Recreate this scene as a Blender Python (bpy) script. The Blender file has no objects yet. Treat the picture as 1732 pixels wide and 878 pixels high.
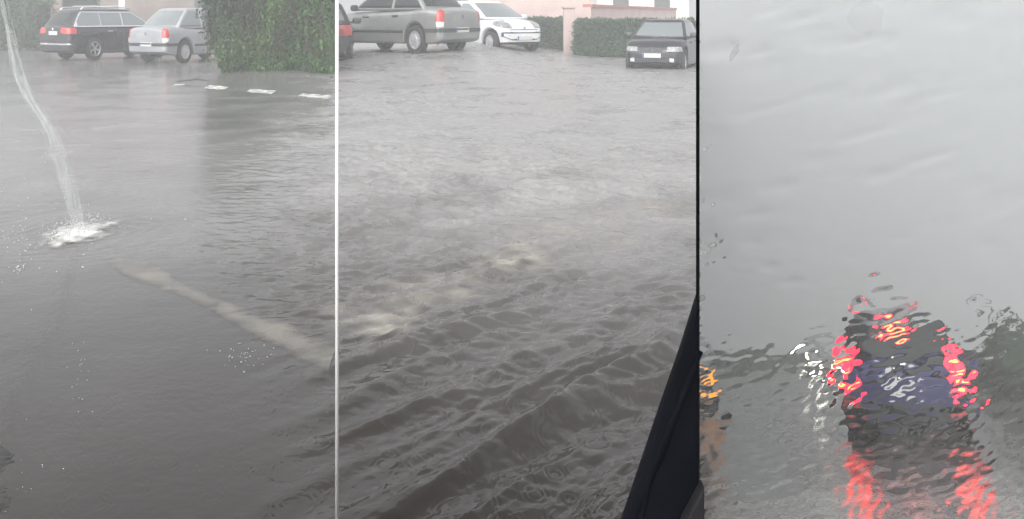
import bpy, bmesh, math, random
import numpy as np
from mathutils import Vector, Matrix

random.seed(7)
RNG = np.random.default_rng(11)
SC = bpy.context.scene
COL = SC.collection
R = math.radians

# ---------------------------------------------------------------- layout numbers
F = 1500.0            # focal length in pixels of the 1732 px wide photograph
CX, HY = 866.0, 25.0  # principal column, row of the true horizon
EYE = 1.25            # eye height above the level flooded street (m)
SEAM = 0.212          # the level street ends along x = SEAM * y; right of it the road runs downhill
SLOPE = (590.0 - HY) / F
DROP = 1.30           # eye height above the downhill road, measured at y = 0
SLOPE_A = math.atan(SLOPE)


def at(px, py):
    y = EYE * F / (py - HY)
    return Vector(((px - CX) / F * y, y, 0.0))


def at_y(px, y, z=0.0):
    return Vector(((px - CX) / F * y, y, z))


def hill_z(y):
    return EYE - DROP - SLOPE * y


# ---------------------------------------------------------------- noise
_P = RNG.permutation(512)
_P = np.concatenate([_P, _P, _P])
_G = RNG.normal(size=(512, 2))
_G /= np.linalg.norm(_G, axis=1)[:, None]


def perlin(x, y):
    x = np.asarray(x, float); y = np.asarray(y, float)
    xi = np.floor(x).astype(int); yi = np.floor(y).astype(int)
    xf = x - xi; yf = y - yi
    u = xf * xf * xf * (xf * (xf * 6 - 15) + 10); v = yf * yf * yf * (yf * (yf * 6 - 15) + 10)

    def g(ix, iy, dx, dy):
        h = _P[(_P[ix & 511] + iy) & 511]
        gr = _G[h]
        return gr[..., 0] * dx + gr[..., 1] * dy
    a = g(xi, yi, xf, yf); b = g(xi + 1, yi, xf - 1, yf)
    c = g(xi, yi + 1, xf, yf - 1); d = g(xi + 1, yi + 1, xf - 1, yf - 1)
    return (a + u * (b - a)) * (1 - v) + (c + u * (d - c)) * v


def sstep(a, b, x):
    t = np.clip((np.asarray(x, float) - a) / (b - a), 0, 1)
    return t * t * (3 - 2 * t)


# ---------------------------------------------------------------- materials
def mat(name, base=(.5, .5, .5), rough=.5, metal=0.0, ior=1.45, coat=0.0, emit=None, estr=0.0, spec=.5):
    m = bpy.data.materials.new(name)
    m.use_nodes = True
    b = m.node_tree.nodes['Principled BSDF']
    b.inputs['Base Color'].default_value = (*base, 1)
    b.inputs['Roughness'].default_value = rough
    b.inputs['Metallic'].default_value = metal
    b.inputs['IOR'].default_value = ior
    b.inputs['Coat Weight'].default_value = coat
    b.inputs['Coat Roughness'].default_value = .06
    b.inputs['Specular IOR Level'].default_value = spec
    if emit:
        b.inputs['Emission Color'].default_value = (*emit, 1)
        b.inputs['Emission Strength'].default_value = estr
    return m


def nd(m, t, **kw):
    n = m.node_tree.nodes.new(t)
    for k, v in kw.items():
        setattr(n, k, v)
    return n


def lk(m, a, b):
    m.node_tree.links.new(a, b)


def bsdf(m):
    return m.node_tree.nodes['Principled BSDF']


def vary(m, c1, c2, scale=4.0, detail=6, stretch=(1, 1, 1), rough=None, bump=0.0, bscale=40.0, lo=.35, hi=.65):
    """two-tone noise on the base colour, optional roughness range and fine bump (object coordinates)"""
    tc = nd(m, 'ShaderNodeTexCoord'); mp = nd(m, 'ShaderNodeMapping')
    mp.inputs['Scale'].default_value = stretch
    lk(m, tc.outputs['Object'], mp.inputs['Vector'])
    no = nd(m, 'ShaderNodeTexNoise'); no.inputs['Scale'].default_value = scale; no.inputs['Detail'].default_value = detail
    lk(m, mp.outputs[0], no.inputs['Vector'])
    cr = nd(m, 'ShaderNodeValToRGB')
    cr.color_ramp.elements[0].position = lo; cr.color_ramp.elements[0].color = (*c1, 1)
    cr.color_ramp.elements[1].position = hi; cr.color_ramp.elements[1].color = (*c2, 1)
    lk(m, no.outputs[0], cr.inputs[0]); lk(m, cr.outputs[0], bsdf(m).inputs['Base Color'])
    if rough:
        mr = nd(m, 'ShaderNodeMapRange'); mr.inputs['To Min'].default_value = rough[0]; mr.inputs['To Max'].default_value = rough[1]
        mr.inputs['From Min'].default_value = .3; mr.inputs['From Max'].default_value = .7
        lk(m, no.outputs[0], mr.inputs['Value']); lk(m, mr.outputs[0], bsdf(m).inputs['Roughness'])
    if bump:
        n2 = nd(m, 'ShaderNodeTexNoise'); n2.inputs['Scale'].default_value = bscale; n2.inputs['Detail'].default_value = 4
        lk(m, mp.outputs[0], n2.inputs['Vector'])
        bp = nd(m, 'ShaderNodeBump'); bp.inputs['Strength'].default_value = 1.0; bp.inputs['Distance'].default_value = bump
        lk(m, n2.outputs[0], bp.inputs['Height']); lk(m, bp.outputs[0], bsdf(m).inputs['Normal'])
    return m


M = {}
M['silver'] = vary(mat('silver_paint', (.3, .31, .33), .34, .35, coat=.5), (.27, .28, .3), (.33, .34, .36), 3)
M['grey_silver'] = vary(mat('grey_silver_paint', (.30, .31, .32), .34, .35, coat=.6), (.20, .21, .205), (.25, .255, .25), 3)
M['black'] = vary(mat('black_paint', (.014, .015, .019), .2, 0, coat=.35), (.011, .012, .015), (.019, .02, .024), 3)
M['white'] = vary(mat('white_paint', (.78, .79, .80), .3, 0, coat=.6), (.58, .59, .61), (.64, .65, .66), 3)
M['blue'] = vary(mat('blue_paint', (.006, .009, .075), .45, 0, coat=.15), (.005, .007, .062), (.008, .011, .088), 3)
M['van_paint'] = vary(mat('van_paint', (.13, .125, .135), .5, 0, coat=.2), (.11, .105, .115), (.15, .145, .155), 3)
M['dark_grey'] = vary(mat('dark_grey_paint', (.06, .06, .065), .3, 0, coat=.5), (.05, .05, .055), (.07, .07, .075), 3)
M['plastic'] = vary(mat('dark_plastic', (.035, .036, .04), .5), (.03, .031, .034), (.042, .043, .047), 12, rough=(.4, .6))
M['tyre'] = vary(mat('tyre_rubber', (.02, .02, .021), .7), (.016, .016, .017), (.026, .026, .027), 25, rough=(.55, .8))
M['rim'] = vary(mat('alloy', (.6, .6, .62), .3, .8), (.55, .55, .57), (.66, .66, .68), 14)
M['hub'] = vary(mat('steel_wheel_cover', (.42, .42, .44), .4, .4), (.38, .38, .4), (.47, .47, .49), 14)
M['chrome'] = mat('chrome', (.72, .73, .75), .18, .9)
M['glass'] = mat('car_glass', (.02, .024, .026), .07, 0, ior=1.45, coat=0, spec=.3)
M['pale_glass'] = mat('pale_car_glass', (.15, .17, .175), .08, 0, ior=1.55, coat=.5)
M['lamp_red'] = vary(mat('red_lens', (.42, .02, .02), .15, coat=.8), (.36, .015, .015), (.5, .03, .025), 20)
M['lamp_pale'] = vary(mat('pale_lens', (.62, .56, .54), .15, coat=.8), (.55, .5, .48), (.68, .62, .6), 20)
M['lamp_clear'] = vary(mat('clear_lens', (.45, .47, .49), .1, coat=.9), (.3, .31, .33), (.6, .62, .64), 22)
M['lamp_grey'] = vary(mat('grey_lens', (.2, .21, .22), .12, coat=.8), (.12, .125, .13), (.34, .35, .36), 18)
M['plate'] = vary(mat('number_plate_white', (.72, .72, .70), .4), (.46, .46, .45), (.54, .54, .53), 30)
M['plate_band'] = mat('number_plate_band', (.02, .06, .28), .4)
M['lit_red'] = mat('lit_red_lens', (.4, .01, .02), .2, emit=(1.0, .008, .022), estr=4.4)
M['lit_core'] = mat('lit_lamp_core', (.5, .1, .03), .2, emit=(1.0, .12, .02), estr=6.0)
M['lit_amber'] = mat('lit_amber_lens', (.5, .2, .02), .2, emit=(1.0, .30, .005), estr=.7)
M['lit_white'] = mat('lit_white_lens', (.8, .8, .75), .2, emit=(1.0, .96, .84), estr=16.0)
M['under'] = mat('underbody_dark', (.012, .012, .013), .9)


def foliage_mat(name, dark, light, scale):
    m = mat(name, dark, .6, spec=.2)
    vary(m, dark, light, scale, detail=5, lo=.38, hi=.64)
    return m


M['hedge_leaf'] = foliage_mat('hedge_leaf', (.016, .042, .024), (.060, .135, .036), 1.0)
M['hedge_leaf_far'] = foliage_mat('clipped_hedge_leaf', (.04, .075, .05), (.07, .115, .066), 1.2)
M['bush_leaf'] = foliage_mat('bush_leaf', (.022, .026, .014), (.045, .050, .026), .9)
M['twig'] = vary(mat('twig_bark', (.06, .045, .035), .85), (.045, .034, .027), (.08, .06, .046), 20)
M['inner_leaf'] = vary(mat('inner_foliage', (.02, .034, .02), .9), (.016, .028, .016), (.028, .045, .026), 6)


# ---------------------------------------------------------------- object helpers
def mesh_obj(name, verts, faces, material, parent=None, smooth=True, mats=None, fmat=None):
    me = bpy.data.meshes.new(name)
    me.from_pydata([tuple(v) for v in verts], [], [tuple(f) for f in faces])
    me.update()
    if mats:
        for mm in mats:
            me.materials.append(mm)
        me.polygons.foreach_set('material_index', fmat)
    else:
        me.materials.append(material)
    if smooth:
        me.polygons.foreach_set('use_smooth', [True] * len(me.polygons))
    o = bpy.data.objects.new(name, me)
    COL.objects.link(o)
    if parent:
        o.parent = parent
    return o


def empty(name, label, cat, loc=(0, 0, 0), rot=None, group=None):
    o = bpy.data.objects.new(name, None)
    o.empty_display_size = .2
    COL.objects.link(o)
    o.location = loc
    if rot is not None:
        o.rotation_euler = rot
    o['label'] = label; o['category'] = cat
    if group:
        o['group'] = group
    return o


def tag(o, label, cat, group=None):
    o['label'] = label; o['category'] = cat
    if group:
        o['group'] = group
    return o


class MB:
    def __init__(s):
        s.v = []; s.f = []

    def add(s, vs, fs):
        k = len(s.v)
        s.v += [tuple(v) for v in vs]
        s.f += [tuple(i + k for i in f) for f in fs]

    def box(s, c, d, m=None, bev=0.0):
        bm = bmesh.new()
        bmesh.ops.create_cube(bm, size=1)
        bmesh.ops.scale(bm, vec=d, verts=bm.verts)
        if bev:
            bmesh.ops.bevel(bm, geom=bm.edges[:], offset=bev, segments=2, affect='EDGES', profile=.5)
        if m:
            bmesh.ops.transform(bm, matrix=m, verts=bm.verts)
        bmesh.ops.translate(bm, vec=c, verts=bm.verts)
        bm.verts.index_update()
        s.add([v.co[:] for v in bm.verts], [[v.index for v in f.verts] for f in bm.faces])
        bm.free()

    def tube(s, pts, rad, n=8, cap=True):
        pts = [Vector(p) for p in pts]
        rad = rad if isinstance(rad, (list, tuple)) else [rad] * len(pts)
        rings = []
        for i, p in enumerate(pts):
            t = (pts[min(i + 1, len(pts) - 1)] - pts[max(i - 1, 0)]).normalized()
            a = t.orthogonal().normalized() if abs(t.z) > .95 else t.cross(Vector((0, 0, 1))).normalized()
            b = t.cross(a)
            rings.append([p + (a * math.cos(2 * math.pi * k / n) + b * math.sin(2 * math.pi * k / n)) * rad[i] for k in range(n)])
        vs = [q for r in rings for q in r]
        fs = []
        for i in range(len(pts) - 1):
            for k in range(n):
                fs.append((i * n + k, i * n + (k + 1) % n, (i + 1) * n + (k + 1) % n, (i + 1) * n + k))
        if cap:
            fs.append(tuple(range(n))[::-1]); fs.append(tuple((len(pts) - 1) * n + k for k in range(n)))
        s.add(vs, fs)

    def lathe(s, prof, n=32, m=None):
        """profile (axial y, radius) turned about the y axis"""
        vs = []; fs = []
        for (a, r) in prof:
            for k in range(n):
                t = 2 * math.pi * k / n
                vs.append(Vector((r * math.cos(t), a, r * math.sin(t))))
        for i in range(len(prof) - 1):
            for k in range(n):
                fs.append((i * n + k, i * n + (k + 1) % n, (i + 1) * n + (k + 1) % n, (i + 1) * n + k))
        if m:
            vs = [m @ v for v in vs]
        s.add(vs, fs)

    def build(s, name, material, parent=None, smooth=False):
        return mesh_obj(name, s.v, s.f, material, parent, smooth)


# ---------------------------------------------------------------- vehicles
def interp(knots, x):
    xs = [k[0] for k in knots]; ys = [k[1] for k in knots]
    return float(np.interp(x, xs, ys))


def smooth_knots(knots, x, r=.06):
    return sum(interp(knots, x + d * r) for d in (-2, -1, 0, 1, 2)) / 5.0


class Shell:
    """a dense closed surface from which panes, lamps and trim are cut as separate raised pieces"""

    def __init__(s, verts, faces):
        s.v = [Vector(v) for v in verts]; s.f = faces
        me = bpy.data.meshes.new('tmp')
        me.from_pydata(s.v, [], faces); me.update()
        s.vn = [n.vector.copy() for n in me.vertex_normals]
        s.fc = [p.center.copy() for p in me.polygons]
        s.fn = [p.normal.copy() for p in me.polygons]
        bpy.data.meshes.remove(me)

    def cut(s, name, pred, off, material, parent, depth=3):
        """lift the part of the skin where pred(point, normal) holds; faces on the border are split finer so that the edge is clean"""
        out = []

        def visit(P, N, lev):
            c = (P[0] + P[1] + P[2] + P[3]) / 4; n = (N[0] + N[1] + N[2] + N[3]).normalized()
            hits = [pred(p, q) for p, q in zip(P, N)] + [pred(c, n)]
            if all(hits):
                out.append((P, N)); return
            if lev == 0:
                if hits[4]:
                    out.append((P, N))
                return
            if lev < depth and not any(hits):
                return
            E = [(P[i] + P[(i + 1) % 4]) / 2 for i in range(4)]; EN = [(N[i] + N[(i + 1) % 4]).normalized() for i in range(4)]
            for i in range(4):
                visit([P[i], E[i], c, E[i - 1]], [N[i], EN[i], n, EN[i - 1]], lev - 1)
        for f, c in zip(s.f, s.fc):
            if len(f) == 4:
                P = [s.v[k] for k in f]; N = [s.vn[k] for k in f]
                r = max((p - c).length for p in P)
                big = max((P[0] - P[2]).length, (P[1] - P[3]).length)
                hit = pred(c, (N[0] + N[2]).normalized()) or any(pred(p, q) for p, q in zip(P, N)) or any(pred((P[i] + P[(i + 1) % 4]) / 2, N[i]) for i in range(4))
                if hit or (big > .05 and any(pred(P[0] * a + P[2] * (1 - a), N[0]) for a in (.2, .35, .65, .8))):
                    visit(P, N, depth)
        if not out:
            return None
        idx = {}; vs = []; base = []; fs = []; edges = {}
        for P, N in out:
            f = []
            for p, n in zip(P, N):
                k = (round(p.x, 4), round(p.y, 4), round(p.z, 4))
                if k not in idx:
                    idx[k] = len(vs); vs.append(p + n * off); base.append(p - n * .004)
                if idx[k] not in f:
                    f.append(idx[k])
            if len(f) < 3:
                continue
            fs.append(tuple(f))
            for a, b in zip(f, f[1:] + f[:1]):
                if (b, a) in edges:
                    edges[(b, a)] = False
                else:
                    edges[(a, b)] = True
        n0 = {}
        for (a, b), border in edges.items():
            if border:
                for k in (a, b):
                    if k not in n0:
                        n0[k] = len(vs); vs.append(base[k])
                fs.append((b, a, n0[a], n0[b]))
        return mesh_obj(name, vs, fs, material, parent)


def wheel_parts(root, x, y, r, wid, side, style):
    t = MB()
    w = wid / 2
    rr = r * .66
    t.lathe([(-w, rr), (-w, r * .9), (-w * .8, r * .985), (0, r), (w * .8, r * .985), (w, r * .9), (w, rr), (w * .6, rr * .97)], 36)
    tw = t.build('wheel', M['tyre'], root, True)
    tw.location = (x, y, r)
    h = MB()
    o = w * .8 * side
    if style == 'alloy':
        h.lathe([(o * .2, rr * .98), (o * .95, rr * .99), (o * 1.05, rr * .9), (o * .9, rr * .86)], 36)
        for k in range(5):
            a = 2 * math.pi * k / 5 + .3
            for da in (-.13, .13):
                m = Matrix.Rotation(a + da, 4, 'Y')
                h.box(m @ Vector((rr * .48, o * .9, 0)), (rr * .86, .02, rr * .13), m)
        h.lathe([(o * .7, rr * .26), (o * 1.0, rr * .24), (o * 1.06, rr * .12), (o * 1.06, .001)], 20)
        d = MB(); d.lathe([(o * .35, rr * .95), (o * .35, .001)], 24)
        rm = h.build('rim', M['rim'], tw, False)
        d.build('brake_disc', M['under'], tw, False)
    else:
        h.lathe([(o * .3, rr * .99), (o * 1.0, rr * .99), (o * 1.0, rr * .84), (o * .86, rr * .8), (o * .92, rr * .5), (o * 1.1, rr * .3), (o * 1.1, .001)], 36)
        for k in range(8):
            a = 2 * math.pi * k / 8
            m = Matrix.Rotation(a, 4, 'Y')
            h.box(m @ Vector((rr * .62, o * .93, 0)), (rr * .34, .018, rr * .16), m)
        rm = h.build('rim', M['hub'], tw, False)
    return tw


def make_car(name, label, cat, sp, loc, rot, scale=1.0, group=None):
    root = empty(name, label, cat, loc, rot, group)
    root.scale = scale if isinstance(scale, tuple) else (scale, scale, scale)
    xr, xf, W = sp['xr'], sp['xf'], sp['W']
    hw = W / 2
    top = sp['top']; sill = sp.get('sill', .2)
    ar = sp['wr'] + sp.get('arch', .055)
    axles = sp['axles']
    paint = sp['paint']

    def zb(x):
        b = sill
        e = min(x - xr, xf - x)
        b += .10 * (1 - min(1, max(0, e / .45))) ** 2
        for a in axles:
            d = abs(x - a)
            if d < ar:
                b = max(b, sp['wr'] + math.sqrt(ar * ar - d * d))
        return b

    def width(x):
        w = hw
        d = max(0, min(1, (xr + .75 - x) / .75)); w -= sp.get('rt', .07) * d * d
        d = max(0, min(1, (x - xf + .95) / .95)); w -= sp.get('ft', .13) * d * d
        for e, rad in ((x - xr, .14), (xf - x, .20)):
            if e < rad:
                q = 1 - e / rad
                w -= rad * .8 * (1 - math.sqrt(max(0, 1 - q * q)))
        return w

    def section(x, k=1.0, zc=None):
        b = zb(x); w = width(x); zt = smooth_knots(top, x)
        for e, rad in ((x - xr, .07), (xf - x, .10)):
            if e < rad:
                q = 1 - max(0, e) / rad
                zt -= rad * .7 * (1 - math.sqrt(max(0, 1 - q * q)))
        ze = zt - sp.get('crown', .035)
        mx = max
        ctl = [(0, b), (w - .30, b), (w - .05, b), (w - .015, b + .03), (w, mx(b + .05, .42)), (w + .004, mx(b + .06, .58)), (w - .004, mx(b + .07, ze - .16)),
               (w - .02, mx(b + .08, ze - .07)), (w - .05, mx(b + .085, ze - .022)), (w - .12, mx(b + .09, ze)), (w * .5, mx(b + .09, ze + .026)), (0, mx(b + .09, zt))]
        pts = []
        sub = (2, 3, 1, 4, 4, 5, 3, 2, 2, 4, 4)
        for (p, q), n in zip(zip(ctl, ctl[1:]), sub):
            for j in range(n):
                t = j / n
                pts.append((p[0] + (q[0] - p[0]) * t, p[1] + (q[1] - p[1]) * t))
        pts.append(ctl[-1])
        if k != 1.0:
            pts = [(y * k, zc + (z - zc) * k) for y, z in pts]
        half = pts
        return half + [(-y, z) for y, z in half[-2:0:-1]]

    xs = [xr + d for d in (0, .006, .018, .035, .06, .09, .13)]
    n = int((xf - xr - .28) / .028)
    xs += [xr + .16 + (xf - xr - .34) * i / n for i in range(n + 1)]
    xs += [xf - d for d in (.15, .11, .075, .045, .022, .008, 0)]
    rings = []
    ks = (.02, .15, .3, .44, .56, .67, .77, .86, .93, .98)
    zc0 = (zb(xr) + interp(top, xr)) / 2; zc1 = (zb(xf) + interp(top, xf)) / 2
    for k in ks:
        rings.append([(xr - .02 * (1 - k), y, z) for y, z in section(xr, k, zc0)])
    for x in xs:
        rings.append([(x, y, z) for y, z in section(x)])
    for k in reversed(ks):
        rings.append([(xf + .03 * (1 - k), y, z) for y, z in section(xf, k, zc1)])
    m = len(rings[0])
    vs = [p for r in rings for p in r]
    fs = []
    for i in range(len(rings) - 1):
        for k in range(m):
            fs.append((i * m + k, i * m + (k + 1) % m, (i + 1) * m + (k + 1) % m, (i + 1) * m + k))
    fs.append(tuple(range(m))[::-1]); fs.append(tuple((len(rings) - 1) * m + k for k in range(m)))
    me = bmesh.new()
    bv = [me.verts.new(v) for v in vs]
    for f in fs:
        me.faces.new([bv[i] for i in f])
    bmesh.ops.recalc_face_normals(me, faces=me.faces)
    me.verts.index_update()
    fs = [tuple(v.index for v in f.verts) for f in me.faces]
    me.free()
    body = Shell(vs, fs)
    mesh_obj('body', vs, fs, paint, root)

    # cabin: rings stacked in z
    g = sp['cabin']
    z0, z1 = g['z0'], g['z1']
    L = [0, .12, .24, .36, .48, .6, .7, .8, .88, .95, 1.0]

    def gw(t):
        return g['w0'] + (g['w1'] - g['w0']) * t - .02 * t * t * t

    def gx(t):
        c = .035 * math.sin(math.pi * t)
        return g['rb'] + (g['rt'] - g['rb']) * (t ** g.get('rp', 1.0)) - c, g['fb'] + (g['ft'] - g['fb']) * t + c

    crings = []

    def ring(x0, x1, w, z, nb=22, ns=56, bf=.16, br=.10):
        pts = []
        rc = min(.14, w * .3)
        for j in range(nb + 1):                      # rear, left to right
            y = w - 2 * w * j / nb
            q = abs(y) / w
            pts.append((x0 + br * q ** 3, y * (1 - .0 * q), z))
        for j in range(1, ns):
            x = x0 + br + (x1 - bf - x0 - br) * j / ns
            mid = 1 - abs(2 * j / ns - 1)
            pts.append((x, -(w + .018 * math.sin(math.pi * j / ns)), z))
        for j in range(nb + 1):
            y = -w + 2 * w * j / nb
            q = abs(y) / w
            pts.append((x1 - bf * q ** 3, y, z))
        for j in range(1, ns):
            x = x1 - bf + (x0 + br - x1 + bf) * j / ns
            pts.append((x, w + .018 * math.sin(math.pi * j / ns), z))
        return pts
    zt_e = z1 - .07
    for t in L:
        a, b = gx(t)
        crings.append(ring(a, b, gw(t), z0 + (zt_e - z0) * t))
    a, b = gx(1)
    for q, dz in ((.025, .022), (.06, .040), (.14, .055), (.30, .066), (.48, .07)):
        k = 1 - q / gw(1) * .98
        crings.append(ring(a + q * 1.2, b - q * 1.2, gw(1) - q, zt_e + dz, bf=.16 * k, br=.10 * k))
    m = len(crings[0])
    vs = [p for r in crings for p in r]
    fs = []
    for i in range(len(crings) - 1):
        for k in range(m):
            fs.append((i * m + k, i * m + (k + 1) % m, (i + 1) * m + (k + 1) % m, (i + 1) * m + k))
    fs.append(tuple((len(crings) - 1) * m + k for k in range(m)))
    fs.append(tuple(range(m))[::-1])
    me = bmesh.new()
    bv = [me.verts.new(v) for v in vs]
    for f in fs:
        me.faces.new([bv[i] for i in f])
    bmesh.ops.recalc_face_normals(me, faces=me.faces)
    me.verts.index_update()
    fs = [tuple(v.index for v in f.verts) for f in me.faces]
    me.free()
    cab = Shell(vs, fs)
    mesh_obj('roof', vs, fs, sp.get('roof_paint', paint), root)
    zlo, zhi = z0 + g.get('wlo', .045), zt_e - g.get('whi', .03)

    def tz(z):
        return (z - z0) / (zt_e - z0)

    gm = sp.get('glass', M['glass'])

    def front_pred(c, nn):
        return nn.x > .25 and c.x > (gx(tz(c.z))[1] - .17) and abs(c.y) < gw(tz(c.z)) - .075 and zlo < c.z < zhi + .01 and abs(nn.y) < .75

    def rear_pred(c, nn):
        return nn.x < -.15 and c.x < (gx(tz(c.z))[0] + .12) and abs(c.y) < gw(tz(c.z)) - .085 and zlo + .03 < c.z < zhi + .01 and abs(nn.y) < .75
    cab.cut('windscreen', front_pred, .005, gm, root)
    if not g.get('blind_rear'):
        cab.cut('rear_window', rear_pred, .005, sp.get('rear_glass', gm), root)
    for s in (1, -1):
        for (xa, xb) in g['side']:
            def side_pred(c, nn, s=s, xa=xa, xb=xb, grow=0.0):
                if nn.y * s < .5 or not (zlo - grow < c.z < zhi + grow):
                    return False
                t = tz(c.z); rx, fx = gx(t)
                lo_ = max(xa, rx + .17 - grow) if xa <= g['rb'] + .9 else xa
                hi_ = min(xb, fx - .25 + grow) if xb >= g['fb'] - 1.0 else xb
                return lo_ - grow < c.x < hi_ + grow
            cab.cut('side_window', side_pred, .006, gm, root)
        if sp.get('chrome_line'):
            def trim_pred(c, nn, s=s):
                if nn.y * s < .4:
                    return False
                t = tz(c.z); rx, fx = gx(t)
                inn = zlo - .035 < c.z < zhi + .03 and rx + .12 < c.x < fx - .19
                return inn
            cab.cut('window_trim', trim_pred, .003, M['chrome'], root)

    # lamps, trim, plates and the rest, cut from the body shell
    for nm, pred, off, mm in sp.get('cuts', ()):
        body.cut(nm, pred, off, mm, root)
    for nm, pred, off, mm in sp.get('cabin_cuts', ()):
        cab.cut(nm, pred, off, mm, root)
    for (px, side) in sp.get('plates', ()):
        b = MB()
        b.box((0, 0, 0), (.014, .52, .112), None, .004)
        p = b.build('number_plate', M['plate'], root)
        p.location = (px[0], 0, px[1])
        b = MB(); b.box((side * .009, .235 * (1 if side < 0 else -1), 0), (.004, .042, .104))
        b.build('plate_band', M['plate_band'], p)
    if sp.get('emblem'):
        b = MB(); b.lathe([(-.006, .001), (-.006, .035), (.006, .04), (.006, .045)], 16, Matrix.Rotation(math.pi / 2, 4, 'Z'))
        e = b.build('emblem', M[sp.get('emblem_mat', 'plastic')], root, True)
        e.location = (sp['emblem'][0], 0, sp['emblem'][1])
    # door handles and mirrors
    for s in (1, -1):
        for hx in sp.get('handles', ()):
            b = MB(); b.box((0, 0, 0), (.2, .035, .034), None, .012)
            h = b.build('door_handle', sp.get('handle_mat', paint), root)
            h.location = (hx, s * (width(hx) + .008), smooth_knots(top, hx) - .14)
        if sp.get('mirror'):
            mx_ = sp['mirror']
            b = MB(); b.box((0, 0, 0), (.13, .2, .14), None, .045)
            b.box((.0, -s * .12, -.04), (.05, .12, .04), None, .01)
            h = b.build('wing_mirror', sp.get('mirror_mat', paint), root)
            h.location = (mx_, s * (hw + .10), z0 + .06)
    if sp.get('rails'):
        ra, rb_ = sp['rails']
        for s in (1, -1):
            b = MB()
            zz = z1 - .045
            b.tube([(ra, s * (g['w1'] - .07), zz), (ra + .1, s * (g['w1'] - .065), zz + .07), ((ra + rb_) / 2, s * (g['w1'] - .06), zz + .085), (rb_ - .1, s * (g['w1'] - .065), zz + .065), (rb_, s * (g['w1'] - .07), zz)], .018, 8)
            b.build('roof_rail', M['chrome'], root, True)
        for k in (.28, .72):
            b = MB(); b.box((0, 0, 0), (.07, g['w1'] * 2 - .02, .028), None, .01)
            o = b.build('roof_bar', M['chrome'], root); o.location = (ra + (rb_ - ra) * k, 0, z1 + .065)
    if sp.get('aerial'):
        b = MB(); ax = sp['aerial']
        b.tube([(ax, 0, z1 - .01), (ax - .12, 0, z1 + .2)], .006, 6); b.build('aerial', M['plastic'], root)
    # underside block and exhaust keep daylight from showing through the wells
    b = MB(); b.box(((xr + xf) / 2, 0, .40), (xf - xr - .5, W - .62, .34)); b.build('underbody', M['under'], root)
    for ax in axles:
        for s in (1, -1):
            wheel_parts(root, ax, s * (hw - .115), sp['wr'], .205, s, sp.get('wheel', 'cover'))
    return root, body, cab


def rect(xlo, xhi, ylo, yhi, zlo, zhi, both=True, side=0):
    def p(c, n):
        y = abs(c.y)
        if side and c.y * side < 0:
            return False
        return xlo < c.x < xhi and ylo < y < yhi and zlo < c.z < zhi
    return p


def sedan_spec(paint, glass):
    xr, xf = -2.12, 2.12
    sp = dict(xr=xr, xf=xf, W=1.74, wr=.31, axles=(-1.28, 1.34), paint=paint, sill=.22, glass=glass, wheel='cover',
              top=[(xr, .93), (xr + .05, .99), (xr + .5, 1.03), (-1.0, .98), (.9, .93), (1.1, .93), (1.8, .82), (xf - .12, .72), (xf, .64)],
              cabin=dict(z0=.94, z1=1.53, rb=-1.68, rt=-1.06, fb=1.12, ft=.28, w0=.80, w1=.63, side=[(-1.5, -.52), (-.44, .75)], wlo=.06),
              handles=(-.62, .42), handle_mat=M['plastic'], mirror=.72, mirror_mat=M['plastic'], plates=[((xr - .022, .52), -1)], emblem=(xr - .012, .80))

    def lamp(side):
        def p(c, n):
            if c.y * side < 0 or c.x > xr + .30:
                return False
            y = abs(c.y)
            q = (c.z - .585) / .40
            if not 0 < q < 1:
                return False
            return y > .66 + .05 * (1 - q) and (c.x < xr + .07 + .10 * (1 - abs(q - .5)))
        return p

    def lamp_low(side):
        a = lamp(side)
        return lambda c, n: a(c, n) and .585 < c.z < .70
    cuts = []
    for s in (1, -1):
        cuts.append(('tail_lamp', lamp(s), .012, M['lamp_red']))
        cuts.append(('reversing_lamp', lamp_low(s), .018, M['lamp_pale']))
        cuts.append(('headlamp', (lambda c, n, s=s: c.y * s > .42 and c.x > xf - .42 and .60 < c.z < .76 and n.x > .1), .01, M['lamp_clear']))
    cuts.append(('bumper_strip', (lambda c, n: c.x < xr + .55 and .475 < c.z < .555 and (c.x < xr + .02 or abs(c.y) > .6)), .016, M['plastic']))
    cuts.append(('front_bumper_strip', (lambda c, n: c.x > xf - .5 and .44 < c.z < .52), .016, M['plastic']))
    for s in (1, -1):
        cuts.append(('side_moulding', (lambda c, n, s=s: n.y * s > .6 and -.9 < c.x < .95 and .46 < c.z < .52), .012, M['plastic']))
    cuts.append(('grille', (lambda c, n: c.x > xf - .1 and abs(c.y) < .4 and .55 < c.z < .66), .008, M['plastic']))
    sp['cuts'] = cuts
    return sp


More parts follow.
